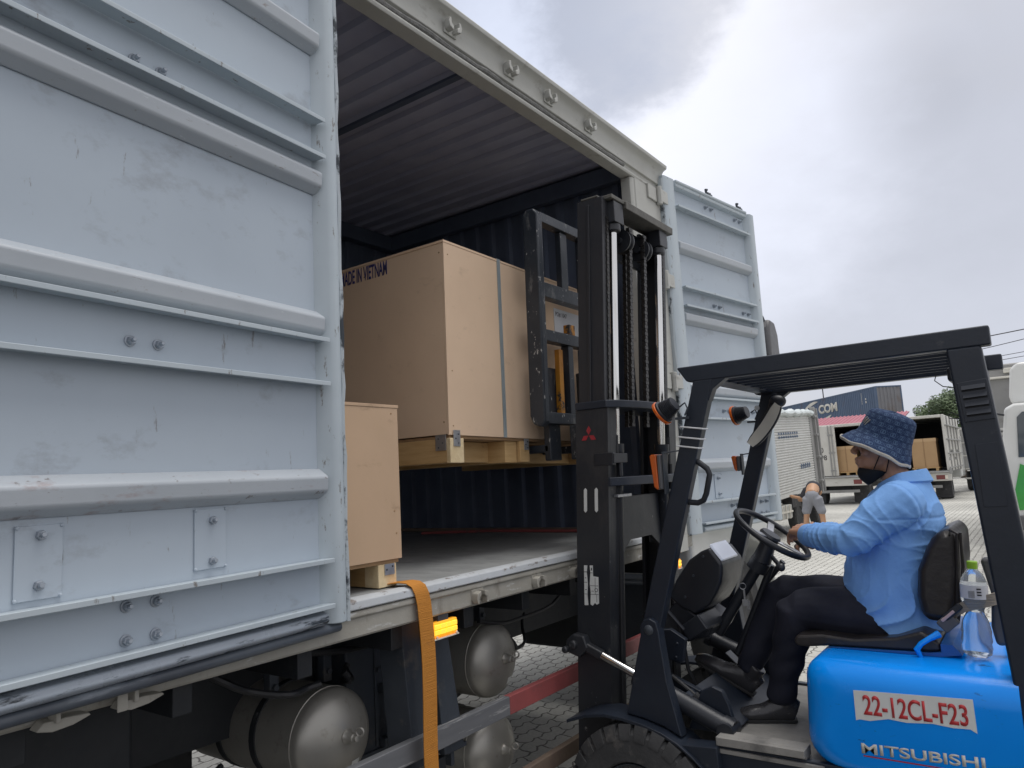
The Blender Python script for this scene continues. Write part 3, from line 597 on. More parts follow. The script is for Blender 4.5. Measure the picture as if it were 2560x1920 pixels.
# driver's cab in front of the box, mostly hidden by the open leaf
cab = G().prism([(4.82, .75), (5.02, .75), (5.35, .75), (5.45, 1.02), (5.95, 1.20), (6.4, 1.02), (6.48, .55), (6.62, .55), (6.66, 1.3), (6.45, 2.75), (6.2, 2.95), (4.82, 2.95)], 'y', 2.02, 4.3).build('cab', 'cab_white', truck, .05)
G().prism([(6.5, .45), (7.25, .45), (7.28, 1.3), (7.0, 2.75), (6.4, 2.9)], 'y', 2.28, 4.28).build('cab_front', 'cab_white', cab, .06)
G().box(4.9, 6.9, 2.65, 3.55, .40, 1.1).build('engine', 'chassis', truck, .03)
G().prism([(5.5, 1.75), (6.52, 1.75), (6.40, 2.6), (5.5, 2.6)], 'y', 2.005, 2.021).build('window', 'glass_dark', cab, .004)
g = G(); g.tube([(6.45, 2.02, 2.95), (6.42, 1.86, 3.0), (6.44, 1.84, 2.9)], .016, 8)
g.build('mirror_arm', 'black_plastic', cab)
g = G(); g.prism([(6.36, 2.56), (6.65, 2.56), (6.63, 2.86), (6.56, 2.97), (6.43, 2.98), (6.37, 2.90)], 'y', 1.80, 1.90); g.build('mirror', 'grey_plastic', cab, .03, seg=3)
g = G(); g.tube([(5.40, 2.0, .62), (5.48, 2.0, .95), (5.7, 2.0, 1.13), (5.95, 2.0, 1.19), (6.25, 2.0, 1.13), (6.45, 2.0, .7)], .03, 8); g.build('wheel_arch', 'truck_cream', cab, .005)
g = G(); g.box(4.45, 4.8, 2.1, 2.6, .55, 1.0); g.build('fuel_tank', 'chassis_grey', truck, .03)
# ------------------------------------------------------------------ crates and strap
def rolled(c, ang):
    c = Vector(c); m = Matrix.Rotation(ang, 3, 'Y')
    return lambda v: c+m@(Vector(v)-c)
def crate(root, x0, x1, y0, y1, z0, z1, xf=None, cbm='crate_board', t=.012):
    def N(): return G(xf)
    top = N().box(x0-.004, x1+.004, y0-.002, y1+.004, z1-.012, z1).build('top_board', cbm, root, .0015)
    fr = N().box(x0-.001, x1, y0, y0+t, z0, z1-.0125).build('front_board', cbm, root, .0015)
    N().box(x0, x0+t, y0+t+.0015, y1, z0+.004, z1-.0125).build('side_board', cbm, root, .0015)
    N().box(x1-t, x1, y0+t+.0015, y1, z0+.004, z1-.0125).build('side_board', cbm, root, .0015)
    N().box(x0+t, x1-t, y1-t, y1, z0+.004, z1-.0125).build('back_board', cbm, root, .0015)
    g = N(); g.box(x0+.01, x1-.01, y0+.01, y1-.01, z0-.014, z0-.001); g.build('base_board', 'crate_edge', root)
    random.seed(int(x0*100)); g = N()
    for i in (0, 2, 6):
        for xx in (x0+.03, x1-.03):
            g.lathe((xx+random.uniform(-.008, .008), y0-.0015, z0+.05+(z1-z0-.1)*i/6+random.uniform(-.05, .05)), (0, 1, 0), [(.0035, 0), (.0035, .003)], 8)
    for i in (0, 3, 5): g.lathe((x0-.0015, y0+.03+(y1-y0-.06)*i/6, z0+.06+random.uniform(-.015, .015)), (1, 0, 0), [(.0045, 0), (.0045, .003)], 8); g.lathe((x0-.0015, y0+.03+(y1-y0-.06)*i/6, z1-.06+random.uniform(-.015, .015)), (1, 0, 0), [(.0045, 0), (.0045, .003)], 8)
    g.build('screw', 'crate_edge', root)
    return top, fr
# big crate up on the forks
cx0, cx1, cy0, cy1, cz0, cz1 = 2.566, 4.13, 2.205, 3.30, 1.932, 2.868
xf = rolled((2.566, 2.2, 2.4), R(.9))
cr = thing('wooden_crate', (3.35, 2.75, 1.80), 'large fibreboard crate raised on the forklift forks, stencilled along its top edge', 'crate')
crate(cr, cx0, cx1, cy0, cy1, cz0, cz1, xf)
def cb(*a, n='pallet_block', m='pine', b=.003): return G(xf).box(*a).build(n, m, cr, b)
cb(cx0, cx0+.098, cy0-.004, cy0+.02, 1.803, 1.918, m='pine_end'); cb(cx0+.002, cx0+.094, cy0+.0205, cy1-.02, 1.806, 1.917, n='pallet_runner')
cb(3.02, 3.12, cy0+.02, cy1-.02, 1.806, 1.917, n='pallet_runner'); cb(3.13, 3.215, cy0+.004, cy0+.12, 1.808, 1.917, m='pine')
cb(cx0+.098, 3.02, cy0+.13, cy0+.17, 1.812, 1.915, n='pallet_rail'); cb(3.125, 4.1, cy0+.2, cy0+.24, 1.812, 1.915, n='pallet_rail'); cb(3.93, 4.03, cy0, cy1-.02, 1.806, 1.917, n='pallet_runner')
for (a, b, c, d, e, f) in ((cx0+.022, cx0+.070, cy0-.0075, cy0-.0045, 1.880, 1.955), (3.165, 3.205, cy0-.001, cy0+.003, 1.872, 1.93), (cx0-.003, cx0-.0005, cy0+.02, cy0+.085, 1.862, 1.935)):
    h = cb(a, b, c, d, e, f, n='corner_bracket', m='steel_bright', b=.0008)
    for k in range(3): G(xf).sphere(((a+b)/2+(b-a)*.2*(-1)**k, c if b-a > .01 else (c+d)/2+(d-c)*.2*(-1)**k, e+(f-e)*(.2+.28*k)) if b-a > .01 else (a, (c+d)/2+(d-c)*.2*(-1)**k, e+(f-e)*(.2+.28*k)), .004, n=8, m=6).build('bracket_screw', 'chassis_grey', h)
g = G(xf); g.box(2.985, 3.012, cy0-.003, cy0-.001, cz0, cz1+.0005); g.box(2.985, 3.012, cy0-.003, cy1, cz1+.001, cz1+.003); g.build('steel_strap', 'steel_strap', cr)
lb = G(xf).box(3.52, 3.83, cy0-.0025, cy0-.001, 2.50, 2.70).build('paper_label', 'paper', cr)
text('PO# 1047', xf((3.535, cy0-.0027, 2.655)), (1, 0, 0), (0, 0, 1), .026, 'label_print', 'ink', lb, .0006, sx=.8)
def stencil(s, y_end, z, h):
    o = text(s, (0, 0, 0), (0, -1, 0), (0, 0, 1), h, 'stencil_print', 'stencil', cr, .0006, sx=.405, bold=.02)
    base = OFF[cr.name]; w = [v.co+base for v in o.data.vertices]; ymin = min(v.y for v in w)
    for v, q in zip(o.data.vertices, w): v.co = xf((cx0-.0016+q.x, q.y-ymin+y_end, q.z+z))-base
    return o
stencil('MADE IN VIETNAM', 2.585, 2.778, .072)
# small crate standing on the deck behind the left leaf
c2 = thing('wooden_crate', (1.6, 2.5, ZF), 'small fibreboard crate standing on the truck deck beside the left door', 'crate')
crate(c2, 1.05, 2.052, 2.032, 2.95, 1.440, 2.026, None, 'crate_board_brown')
for x in (1.05, 1.5, 1.935):
    G().box(x, x+.093, 2.04, 2.115, ZF+.004, 1.4255).build('pallet_block', 'pine_end' if x > 1.9 else 'pine', c2, .003); G().box(x+.002, x+.09, 2.1155, 2.93, ZF+.005, 1.4255).build('pallet_runner', 'pine', c2, .003)
h = G().box(1.965, 2.015, 2.0365, 2.0395, 1.385, 1.425).build('corner_bracket', 'steel_bright', c2)
for k in range(2): G().sphere((1.975+.03*k, 2.036, 1.405+.01*k), .004, n=8, m=6).build('bracket_screw', 'chassis_grey', h)
# ratchet strap hanging over the sill
def ribbon(pts, w, t, nm, m, parent=None, wdir=(1, 0, 0)):
    wd = Vector(wdir).normalized(); vs = []; fs = []; pts = [Vector(p) for p in pts]; n = len(pts)
    for i, p in enumerate(pts):
        d = (pts[min(i+1, n-1)]-pts[max(i-1, 0)]).normalized(); nn = d.cross(wd).normalized()
        for a, b in ((-1, -1), (1, -1), (1, 1), (-1, 1)): vs.append(p+wd*(w/2*a)+nn*(t/2*b))
    for i in range(n-1):
        for k in range(4): fs.append((i*4+k, i*4+(k+1) % 4, (i+1)*4+(k+1) % 4, (i+1)*4+k))
    fs += [(0, 1, 2, 3), tuple((n-1)*4+k for k in (3, 2, 1, 0))]; g = G(); g.add(vs, fs); return g.build(nm, m, parent, ang=50)
pts = [(1.99, 2.30, 1.343), (2.0, 2.12, 1.345), (2.015, 2.035, 1.352), (2.028, 1.995, 1.356), (2.040, 1.968, 1.352), (2.052, 1.952, 1.338), (2.062, 1.945, 1.31)]
for i in range(1, 31):
    z = 1.31-i*.037; pts.append((2.066+.006*math.sin(i*.22)+.0012*i, 1.943-.005*math.sin(i*.3), z))
st = ribbon(pts, .074, .003, 'cargo_strap', 'webbing'); tag(st, 'orange webbing strap hanging down over the truck sill', 'strap')

# ------------------------------------------------------------------ forklift
fk = thing('forklift', (3.5, .7, 0), 'blue and black forklift truck lifting the large crate', 'forklift')
def B(nm, m, *bx, bev=.004, par=None): return G().box(*bx).build(nm, m, par or fk, bev)
def Yf(z): return 1.946-.0632*(z-.453)
def mbox(x0, x1, a, b, z0, z1, g=None):
    """box inside the tilted mast: a, b = distance behind the mast's front face"""
    g = g or G()
    return g.hexa([(x0, Yf(z0)-b, z0), (x1, Yf(z0)-b, z0), (x1, Yf(z0)-a, z0), (x0, Yf(z0)-a, z0), (x0, Yf(z1)-b, z1), (x1, Yf(z1)-b, z1), (x1, Yf(z1)-a, z1), (x0, Yf(z1)-a, z1)])
for s in (0, 1):
    mx_ = (lambda x: x) if s == 0 else (lambda x: 7.0-x)
    def MX(x0, x1, *r, g=None):
        a, b = sorted((mx_(x0), mx_(x1))); return mbox(a, b, *r, g=g)
    g = G(); MX(3.10, 3.125, 0, .178, .10, 2.03, g=g); MX(3.125, 3.127, 0, .022, .10, 2.03, g=g); MX(3.125, 3.19, .156, .178, .10, 2.03, g=g)
    om = g.build('outer_mast_rail', 'mast_black', fk, .003)
    g = G(); MX(3.128, 3.150, .003, .148, .25, 3.09, g=g); MX(3.150, 3.200, .003, .024, .25, 3.09, g=g); MX(3.150, 3.200, .128, .148, .25, 3.09, g=g)
    MX(3.118, 3.128, .062, .078, 2.05, 3.06, g=g)
    g.build('inner_mast_rail', 'mast_reflection' if s == 0 else 'mast_black', fk, .003)
    # lift cylinder with chrome rod
    cxx = mx_(3.232)
    P = lambda z, b=.150: (cxx, Yf(z)-b, z)
    g = G(); g.tube([P(.35), P(1.80), P(1.81), P(1.86)], [.034, .034, .041, .041], 20); lc = g.build('lift_cylinder', 'mast_black', fk)
    g = G(); g.tube([P(1.86), P(2.98)], .0205, 20); g.build('rod', 'chrome', lc)
    g = G(); g.box(cxx-.05, cxx+.05, Yf(2.98)-.19, Yf(2.98)-.115, 2.965, 3.075); g.lathe((cxx, Yf(2.95)-.15, 2.925), (0, 0, 1), [(.034, 0), (.040, .005), (.040, .04)], 20); g.build('rod_head', 'mast_black', lc, .006)
    g = G(); MX(3.155, 3.30, .10, .20, 1.60, 1.615, g=g); g.cyl((cxx, Yf(1.35)-.11, 1.33), (cxx, Yf(1.35)-.11, 1.36), .042); g.build('clamp', 'steel_bright' if s == 0 else 'mast_black', lc, .003)
    # supply hose and leaf chain
    hx = mx_(3.192)
    g = G(); g.tube([(hx, Yf(z)-.168-.004*math.sin(z*5), z) for z in np.linspace(.4, 1.9, 16)], .015, 10); g.tube([(mx_(3.20), Yf(z)-.186, z) for z in np.linspace(.5, 1.75, 12)], .010, 8); g.build('hydraulic_hose', 'hose', fk)
    for k, (xx, bb, w) in enumerate(((3.172, .145, .011), (3.415, .150, .017), (3.452, .105, .012))):
        if k == 2 and s: continue
        g = G(); z = 1.95; xm = mx_(xx)
        while z < 2.985:
            i = int(round(z/.019)); ww = w if i % 2 else w*.72
            g.hexa([(xm-ww, Yf(z)-bb-.010, z), (xm+ww, Yf(z)-bb-.010, z), (xm+ww, Yf(z)-bb+.010, z), (xm-ww, Yf(z)-bb+.010, z), (xm-ww, Yf(z)-bb-.010, z+.0175), (xm+ww, Yf(z)-bb-.010, z+.0175), (xm+ww, Yf(z)-bb+.010, z+.0175), (xm-ww, Yf(z)-bb+.010, z+.0175)])
            g.cyl((xm-ww-.003, Yf(z)-bb, z+.009), (xm+ww+.003, Yf(z)-bb, z+.009), .0055, n=8); z += .019
        g.build('lift_chain', 'chain', fk)
    xm = mx_(3.39)
    g = G(); g.lathe((xm-.025, Yf(2.92)-.12, 2.92), (1, 0, 0), [(.02, 0), (.062, 0), (.062, .010), (.050, .014), (.050, .036), (.062, .040), (.062, .050), (.02, .050)], 28); g.cyl((xm-.05, Yf(2.92)-.12, 2.92), (xm+.05, Yf(2.92)-.12, 2.92), .018); g.build('sheave', 'mast_black', fk, ang=30)
# mast ties
g = G(); mbox(3.29, 3.87, .10, .20, 3.055, 3.095, g); mbox(3.128, 3.872, .024, .12, 3.091, 3.102, g); mbox(3.15, 3.30, .10, .19, 3.077, 3.097, g); g.build('mast_head', 'mast_top', fk, .004)
g = G(); mbox(3.2, 3.8, .02, .045, 2.86, 3.05, g); g.build('mast_cross_plate', 'mast_black', fk, .004)
def bow(z0, z1, xa, xb, front, depth, bulge, nm):
    pts = [(xa, 0), (xb, 0)]; n = 14
    back = [(xb+(xa-xb)*i/n, -(depth+bulge*math.sin(math.pi*i/n)**.6)) for i in range(n+1)]
    y = Yf((z0+z1)/2)-front
    return G().prism([(a, y+b) for a, b in [(xa, 0), (xb, 0)]+back], 'z', z0, z1).build(nm, 'fork_black', fk, .005)
bow(2.031, 2.068, 3.092, 3.908, .0, .175, .085, 'mast_tie'); bow(1.655, 1.697, 3.101, 3.899, .03, .16, .08, 'mast_tie')
g = G(); pr = [(3.19, 1.60), (3.81, 1.60), (3.81, 1.18), (3.76, 1.20), (3.70, 1.33), (3.62, 1.38), (3.38, 1.38), (3.30, 1.33), (3.24, 1.20), (3.19, 1.18)]
g.prism(pr, 'y', Yf(1.4)-.150, Yf(1.4)-.130); g.build('mast_lower_tie', 'mast_black', fk, .004)
g = G(); mbox(3.19, 3.81, .03, .16, .15, .42, g); g.build('mast_foot', 'mast_black', fk, .005)
g = G(); mbox(3.097, 3.1285, .10, .205, 1.755, 1.815, g); mbox(3.10, 3.24, .180, .21, 1.765, 1.81, g); g.cyl((3.18, Yf(1.75)-.2, 1.70), (3.18, Yf(1.75)-.2, 1.765), .011); g.build('valve_block', 'black_plastic', fk, .003)
# markings on the outer rail
def onmast(y_off, z): return (3.0985, Yf(z)-y_off, z)
def diamond(pts, g): g.add([(3.0975, Yf(z)-a, z) for a, z in pts]+[(3.0995, Yf(z)-a, z) for a, z in pts], [(0, 1, 2, 3), (7, 6, 5, 4), (0, 4, 5, 1), (1, 5, 6, 2), (2, 6, 7, 3), (3, 7, 4, 0)])
g = G(); ec, ez, er = .074, 1.905, .044
for th in (90, 210, 330):
    c, s = math.cos(R(th)), math.sin(R(th)); q = lambda u, v: (ec+(u*c-v*s)*er, ez+(u*s+v*c)*er)
    diamond([q(.04, 0), q(.54, .29), q(1.04, 0), q(.54, -.29)], g)
g.build('diamond_emblem', 'emblem_red', fk)
for a in (.052, .112):
    z0, z1, w = 1.535, 1.652, .0085; pr = [(a-w, z0+w), (a, z0), (a+w, z0+w), (a+w, z1-w), (a, z1), (a-w, z1-w)]
    g = G(); g.add([(3.0975, Yf(z)-b, z) for b, z in pr]+[(3.0995, Yf(z)-b, z) for b, z in pr], [tuple(range(6)), tuple(range(11, 5, -1))]+[(i, (i+1) % 6, 6+(i+1) % 6, 6+i) for i in range(6)]); g.build('slot_window', 'sticker_white', fk)
random.seed(11); g = G(); g.cur = 0
def torn(pr): 
    n = len(pr); g.add([(3.0972, Yf(z)-b, z) for b, z in pr]+[(3.0995, Yf(z)-b, z) for b, z in pr], [tuple(range(n)), tuple(range(2*n-1, n-1, -1))]+[(i, (i+1) % n, n+(i+1) % n, n+i) for i in range(n)])
torn([(.040, 1.285), (.058, 1.285), (.055, 1.25), (.060, 1.2), (.057, 1.15), (.062, 1.10), (.042, 1.098), (.041, 1.15)]); torn([(.072, 1.285), (.088, 1.285), (.089, 1.235), (.118, 1.232), (.120, 1.11), (.108, 1.104), (.098, 1.112), (.086, 1.098), (.074, 1.104), (.076, 1.16), (.071, 1.2), (.075, 1.25)])
stk = g.build('worn_sticker', 'sticker_white', fk)
g = G()
for (b0, b1, z0, z1) in ((.040, .058, 1.253, 1.256), (.072, .088, 1.25, 1.252), (.079, .085, 1.262, 1.274), (.041, .058, 1.205, 1.207), (.074, .118, 1.19, 1.192), (.076, .119, 1.15, 1.152), (.041, .057, 1.15, 1.152), (.100, .102, 1.15, 1.23), (.045, .053, 1.225, 1.228), (.046, .055, 1.17, 1.173), (.080, .094, 1.165, 1.167), (.108, .110, 1.115, 1.15)):
    g.add([(3.0966, Yf(z)-b, z) for b, z in ((b0, z0), (b1, z0), (b1, z1), (b0, z1))], [(0, 1, 2, 3)])
g.ring((3.0968, Yf(1.17)-.107, 1.172), (1, 0, 0), .008, .0012, 20, 6); g.build('sticker_print', 'ink', stk, recalc=False)
# carriage, load backrest, forks
def T2(z): return 2.135-.020*(z-2.0)
def bkbox(x0, x1, d0, d1, z0, z1, g): return g.hexa([(x0, T2(z0)-d1, z0), (x1, T2(z0)-d1, z0), (x1, T2(z0)-d0, z0), (x0, T2(z0)-d0, z0), (x0, T2(z1)-d1, z1), (x1, T2(z1)-d1, z1), (x1, T2(z1)-d0, z1), (x0, T2(z1)-d0, z1)])
g = G(); g.box(3.34, 3.66, 1.975, 2.035, 1.80, 1.98); bk = g.build('load_backrest', 'backrest_black', fk, .006)
bk['label'] = 'scuffed black load backrest behind the raised crate'
for x0 in (3.118, 3.832):
    pr = [(T2(2.0)-.0, 2.03), (T2(2.0)-.02, 1.985), (T2(2.0)-.07, 1.97), (T2(2.0)-.095, 2.0), (T2(3.1)-.095, 3.10), (T2(3.1)-.07, 3.135), (T2(3.1)-.02, 3.135), (T2(3.1), 3.10)]
    G().prism(pr, 'x', x0, x0+.055).build('backrest_side', 'backrest_black', bk, .012, seg=3)
for z0, z1 in ((3.075, 3.128), (2.665, 2.745), (2.428, 2.49), (1.99, 2.05)):
    g = G(); bkbox(3.1735, 3.8315, .02, .078, z0, z1, g); g.build('backrest_bar', 'backrest_black', bk, .004)
for q in ((3.40, 3.47, .025, .06, 2.746, 3.074), (3.62, 3.69, .025, .06, 2.746, 3.074), (3.42, 3.47, .02, .07, 2.051, 2.427), (3.60, 3.66, .02, .07, 2.051, 2.427)):
    g = G(); bkbox(*q, g); g.build('backrest_upright', 'backrest_black', bk, .003)
g = G(); bkbox(3.335, 3.375, .03, .06, 2.051, 2.40, g); bkbox(3.44, 3.50, .03, .07, 2.492, 2.55, g); g.build('yellow_guide', 'yellow_paint', bk, .003)
for x0 in (3.255, 3.625):
    g = G(); g.box(x0, x0+.11, 2.118, 3.18, 1.845, 1.885); g.box(x0, x0+.11, 2.105, 2.145, 1.80, 2.30); g.build('fork', 'backrest_black', fk, .006)
# tilt cylinder
for s in (0, 1):
    x = 3.07 if s == 0 else 3.93
    g = G(); g.tube([(x, 1.775, .885), (x, 1.60, .812)], .019, 16); tr = g.build('tilt_rod', 'chrome', fk)
    a, b = Vector((x, 1.775, .885)), Vector((x, 1.60, .812)); d = (b-a).normalized()
    g = G(); g.tube([b-d*.0, b+d*.03], .046, 16); g.tube([b+d*.03, b+d*.42], .041, 20); g.tube([b+d*.415, b+d*.46], .046, 20); g.cyl((x-.05, 1.19, .64), (x+.05, 1.19, .64), .036); g.build('tilt_cylinder', 'black_plastic', fk)
    g = G(); g.beam((x, 1.90, .935), (x, 1.765, .880), .042, .042); g.cyl((x-.045, 1.905, .925), (x+.03, 1.905, .925), .020); g.cyl((x-.055, 1.945, .90), (x+.0, 1.945, .90), .016); g.prism([(1.950, .885), (1.88, .865), (1.83, .91), (1.85, .965), (1.91, .972), (1.95, .94)], 'x', x-.026, x+.026); g.build('tilt_bracket', 'mast_black', fk, .010, seg=3)
    # front wheel, fender, pedestal of the guard post
    w = wheel_f = None
    xo, xi = (2.90, 3.10) if s == 0 else (4.10, 3.90); lo, hi = min(xo, xi), max(xo, xi); wc = (1.56, .315); r = .315
    g = G(); g.lathe((lo, *wc), (1, 0, 0), [(r*.55, .03), (r*.60, .0), (r*.80, 0.004), (r*.93, .012), (r, .035), (r, .165), (r*.93, .188), (r*.80, .196), (r*.60, .2), (r*.55, .17)], 48)
    ty = g.build('front_wheel', 'tyre', fk, ang=30)
    g = G(); nl = 26
    for i in range(nl):
        for k in (0, 1):
            t0 = 2*math.pi*(i+.5*k)/nl; dt = 2*math.pi/nl*.38; pts = []
            xa, xb = (lo+.004, lo+.096) if k == 0 else (lo+.104, lo+.196)
            for xx, rr_, sh in ((xa if k == 0 else xb, r*.90, .0), (xa+.02 if k == 0 else xb-.02, r+.018, .0), (xb if k == 0 else xa, r+.018, .35)):
                for tt in (t0-dt+sh*.1, t0+dt+sh*.1): pts.append((xx, wc[0]+rr_*math.cos(tt), wc[1]+rr_*math.sin(tt)))
            inn = []
            for xx, rr_, sh in ((xa if k == 0 else xb, r*.86, .0), (xa+.02 if k == 0 else xb-.02, r*.97, .0), (xb if k == 0 else xa, r*.97, .35)):
                for tt in (t0-dt+sh*.1, t0+dt+sh*.1): inn.append((xx, wc[0]+rr_*math.cos(tt), wc[1]+rr_*math.sin(tt)))
            g.add(pts+inn, [(0, 1, 3, 2), (2, 3, 5, 4), (0, 2, 8, 6), (2, 4, 10, 8), (1, 7, 9, 3), (3, 9, 11, 5), (4, 5, 11, 10), (0, 6, 7, 1)])
    g.build('tread', 'tyre', ty, .003)
    G().lathe((lo+.012, *wc), (1, 0, 0), [(.03, .05), (.09, .045), (.11, .10), (r*.42, .10), (r*.5, .03), (r*.555, .0), (r*.555, .17), (.03, .17)], 32).build('rim', 'chassis_grey', ty)
    # fender sheet following the wheel
    prof = [(1.895, .620), (1.80, .655), (1.70, .672), (1.61, .668), (1.52, .655), (1.43, .632), (1.36, .600), (1.30, .558), (1.24, .505), (1.20, .44)]
    outer = prof; inner = [(y-(.004 if i > 3 else 0), z-.014) for i, (y, z) in enumerate(prof)]
    a, b = (2.925, 3.095) if s == 0 else (3.905, 4.075)
    G().prism(outer+inner[::-1], 'x', a, b).build('fender', 'fork_black', fk, .004)
    xp, xq = (2.975, 3.035) if s == 0 else (3.965, 4.025)
    ped = [(1.612, .671), (1.519, 1.01), (1.517, 1.05), (1.50, 1.075), (1.47, 1.085), (1.44, 1.07), (1.430, 1.03), (1.428, 1.0), (1.41, .83), (1.36, .608), (1.44, .642), (1.53, .662)]
    G().prism(ped, 'x', xp, xq).build('post_pedestal', 'fork_black', fk, .006)
    G().sphere((2.976 if s == 0 else 4.024, 1.476, 1.035), .012, .022, .022).build('pivot_bolt', 'chassis_grey', fk)
    # frame side: skirt below the fender running back to the step
    sk = [(1.40, .602), (1.30, .55), (1.23, .49), (1.19, .40), (1.18, .22), (-.5, .22), (-.5, .60), (.80, .60), (.84, .622), (1.205, .622), (1.23, .64), (1.30, .86), (1.335, .86), (1.36, .78)]
    G().prism([(1.19, .25), (-.5, .25), (-.5, .595), (.80, .60), (1.22, .605)], 'x', 2.985 if s == 0 else 3.985, 3.015 if s == 0 else 4.015).build('frame_side', 'fork_black', fk, .004)
    G().prism([(1.41, .59), (1.20, .605), (1.19, .43), (1.25, .50), (1.33, .565)], 'x', 2.94 if s == 0 else 3.97, 3.03 if s == 0 else 4.06).build('frame_side', 'fork_black', fk, .004)
    G().prism([(1.39, .60), (1.175, .605), (1.20, .72), (1.225, .775), (1.27, .79), (1.32, .765)], 'x', 3.115 if s == 0 else 3.855, 3.145 if s == 0 else 3.885).build('pivot_plate', 'fork_black', fk, .005)
    # overhead guard posts
    px0, px1 = (3.0, 3.058) if s == 0 else (3.942, 4.0)
    g = G(); g.hexa([(px0, 1.437, 1.03), (px1, 1.437, 1.03), (px1, 1.517, 1.06), (px0, 1.517, 1.06), (px0, 1.103, 2.095), (px1, 1.103, 2.095), (px1, 1.192, 2.095), (px0, 1.192, 2.095)]); po = g.build('front_post', 'fork_black', fk, .008)
    g = G(); g.prism([(1.045, 2.093), (1.108, 2.05), (1.13, 2.0), (1.15, 2.093)], 'x', px0+.004, px1-.004); g.build('post_gusset', 'fork_black', po, .003)
    q_ = .06*s; g = G(); g.hexa([(px0, .03+q_, .62), (px1, .03+q_, .62), (px1, .155+q_, .62), (px0, .155+q_, .62), (px0, .135+q_, 2.093), (px1, .135+q_, 2.093), (px1, .243+q_, 2.093), (px0, .243+q_, 2.093)]); rp = g.build('rear_post', 'fork_black', fk, .010)
    if s == 0:
        # louvre panel and flat cover pressed into the rear post
        q = lambda y, z, o=0: (px0-o, y, z)
        def slab(a, b, c, d, o0, o1, nm, m, par, bev=.004): return G().hexa([q(*a, o0), q(*b, o0), q(*c, o0), q(*d, o0), q(*a, o1), q(*b, o1), q(*c, o1), q(*d, o1)]).build(nm, m, par, bev)
        lv = slab((.122, 1.835), (.212, 1.828), (.222, 1.968), (.132, 1.975), .0005, .004, 'louvre_panel', 'fork_black', rp)
        for i in range(4):
            t = .10+.21*i; z0 = 1.832+.14*t; y0 = .131+.010*t; y1 = .203+.010*t
            slab((y0, z0+.004), (y1, z0), (y1+.001, z0+.016), (y0+.001, z0+.020), .0042, .0046, 'louvre_slot', 'mask_black', lv, 0)
            g = G(); g.add([q(y0, z0+.022, .0043), q(y1, z0+.018, .0043), q(y1, z0+.007, .012), q(y0, z0+.011, .012), q(y0, z0+.025, .0043), q(y1, z0+.021, .0043)], [(0, 1, 2, 3), (2, 5, 4, 3), (0, 3, 4), (1, 5, 2), (0, 4, 5, 1)]); g.build('louvre_blade', 'fork_black', lv)
        slab((.122, 1.537), (.189, 1.535), (.192, 1.750), (.128, 1.755), .0005, .0025, 'cover_plate', 'fork_black', rp, .001)
# overhead guard roof
for x0 in (3.0, 3.942):
    pr = [(.105, 2.160), (1.262, 2.160), (1.258, 2.150), (1.222, 2.094), (1.205, 2.090), (.105, 2.090)]
    gr_ = G().prism(pr, 'x', x0, x0+.058).build('guard_rail', 'fork_black', fk, .008)
for a, b in ((1.13, 1.215), (.165, .245)): G().box(3.058, 3.942, a, b, 2.098, 2.150).build('guard_cross_bar', 'fork_black', fk, .005)
for i in range(7):
    x = 3.16+i*.113; G().box(x, x+.014, .19, 1.13, 2.100, 2.150).build('guard_bar', 'fork_black', fk, .002)
g = G(); g.box(3.62, 3.92, .16, .30, 2.03, 2.092); g.build('relay_box', 'mast_black', fk, .012)
g = G(); g.tube([(3.85, .36, 2.09), (3.85, .37, 2.06), (3.85, .34, 2.03), (3.84, .30, 2.02), (3.84, .27, 2.025), (3.84, .24, 2.04)], .0025, 6); g.tube([(3.84, .30, 2.02), (3.84, .27, 1.98), (3.84, .23, 1.95), (3.84, .19, 1.94)], .0025, 6)
g.tube([(3.9, .22, 1.90), (3.9, .30, 1.88), (3.9, .335, 1.885), (3.9, .34, 1.90), (3.9, .325, 1.91), (3.9, .29, 1.892), (3.9, .22, 1.87)], .0022, 6); g.build('loose_wire', 'wire', fk)
# counterweight hood
def rbox(x0, x1, y0, y1, z0, z1, rt, rb, n=7):
    """rounded hood: rounded top edges (rt) and rounded lower front edge (rb); side profile lofted across with shoulder rounding"""
    def outline(ins):
        a, b, c, d = y0, y1-ins, z0+ins*.4, z1-ins
        P = [(a, c), (b-rb, c)]+[(b-rb+rb*math.sin(R(t)), c+rb-rb*math.cos(R(t))) for t in (15, 30, 45, 60, 75, 90)]
        P += [(b-.012*(t/60), c+rb+(d-rt-c-rb)*t/60) for t in (20, 40, 60)]
        P += [(b-.012-rt+rt*math.cos(R(t)), d-rt+rt*math.sin(R(t))) for t in (15, 30, 45, 60, 75, 90)]+[(a, d)]
        return P
    g = G(); rings = []; e = .10
    secs = [(x0+e-e*math.sin(R(t)), e*(1-math.cos(R(t)))) for t in (90, 75, 60, 45, 30, 15, 0)]
    secs = secs + [(x0+x1-x, i) for x, i in secs[::-1]]
    secs = [(x, i) for x, i in secs]
    vs = []; m = None
    for x, i in secs:
        o = outline(i); m = len(o); vs += [(x, a, b) for a, b in o]
    fs = []
    for k in range(len(secs)-1):
        for j in range(m): fs.append((k*m+j, k*m+(j+1) % m, (k+1)*m+(j+1) % m, (k+1)*m+j))
    fs += [tuple(range(m)), tuple((len(secs)-1)*m+j for j in range(m))[::-1]]
    g.add(vs, fs); return g
hood = rbox(2.962, 4.038, .16, .862, .585, .972, .070, .10).build('engine_hood', 'hood_blue', fk, ang=50)
G().box(3.0, 4.0, -.62, .158, .24, 1.02).build('counterweight', 'fork_black', fk, .05)
G().box(3.02, 3.98, .158, .80, .24, .60).build('chassis_block', 'fork_black', fk, .01)
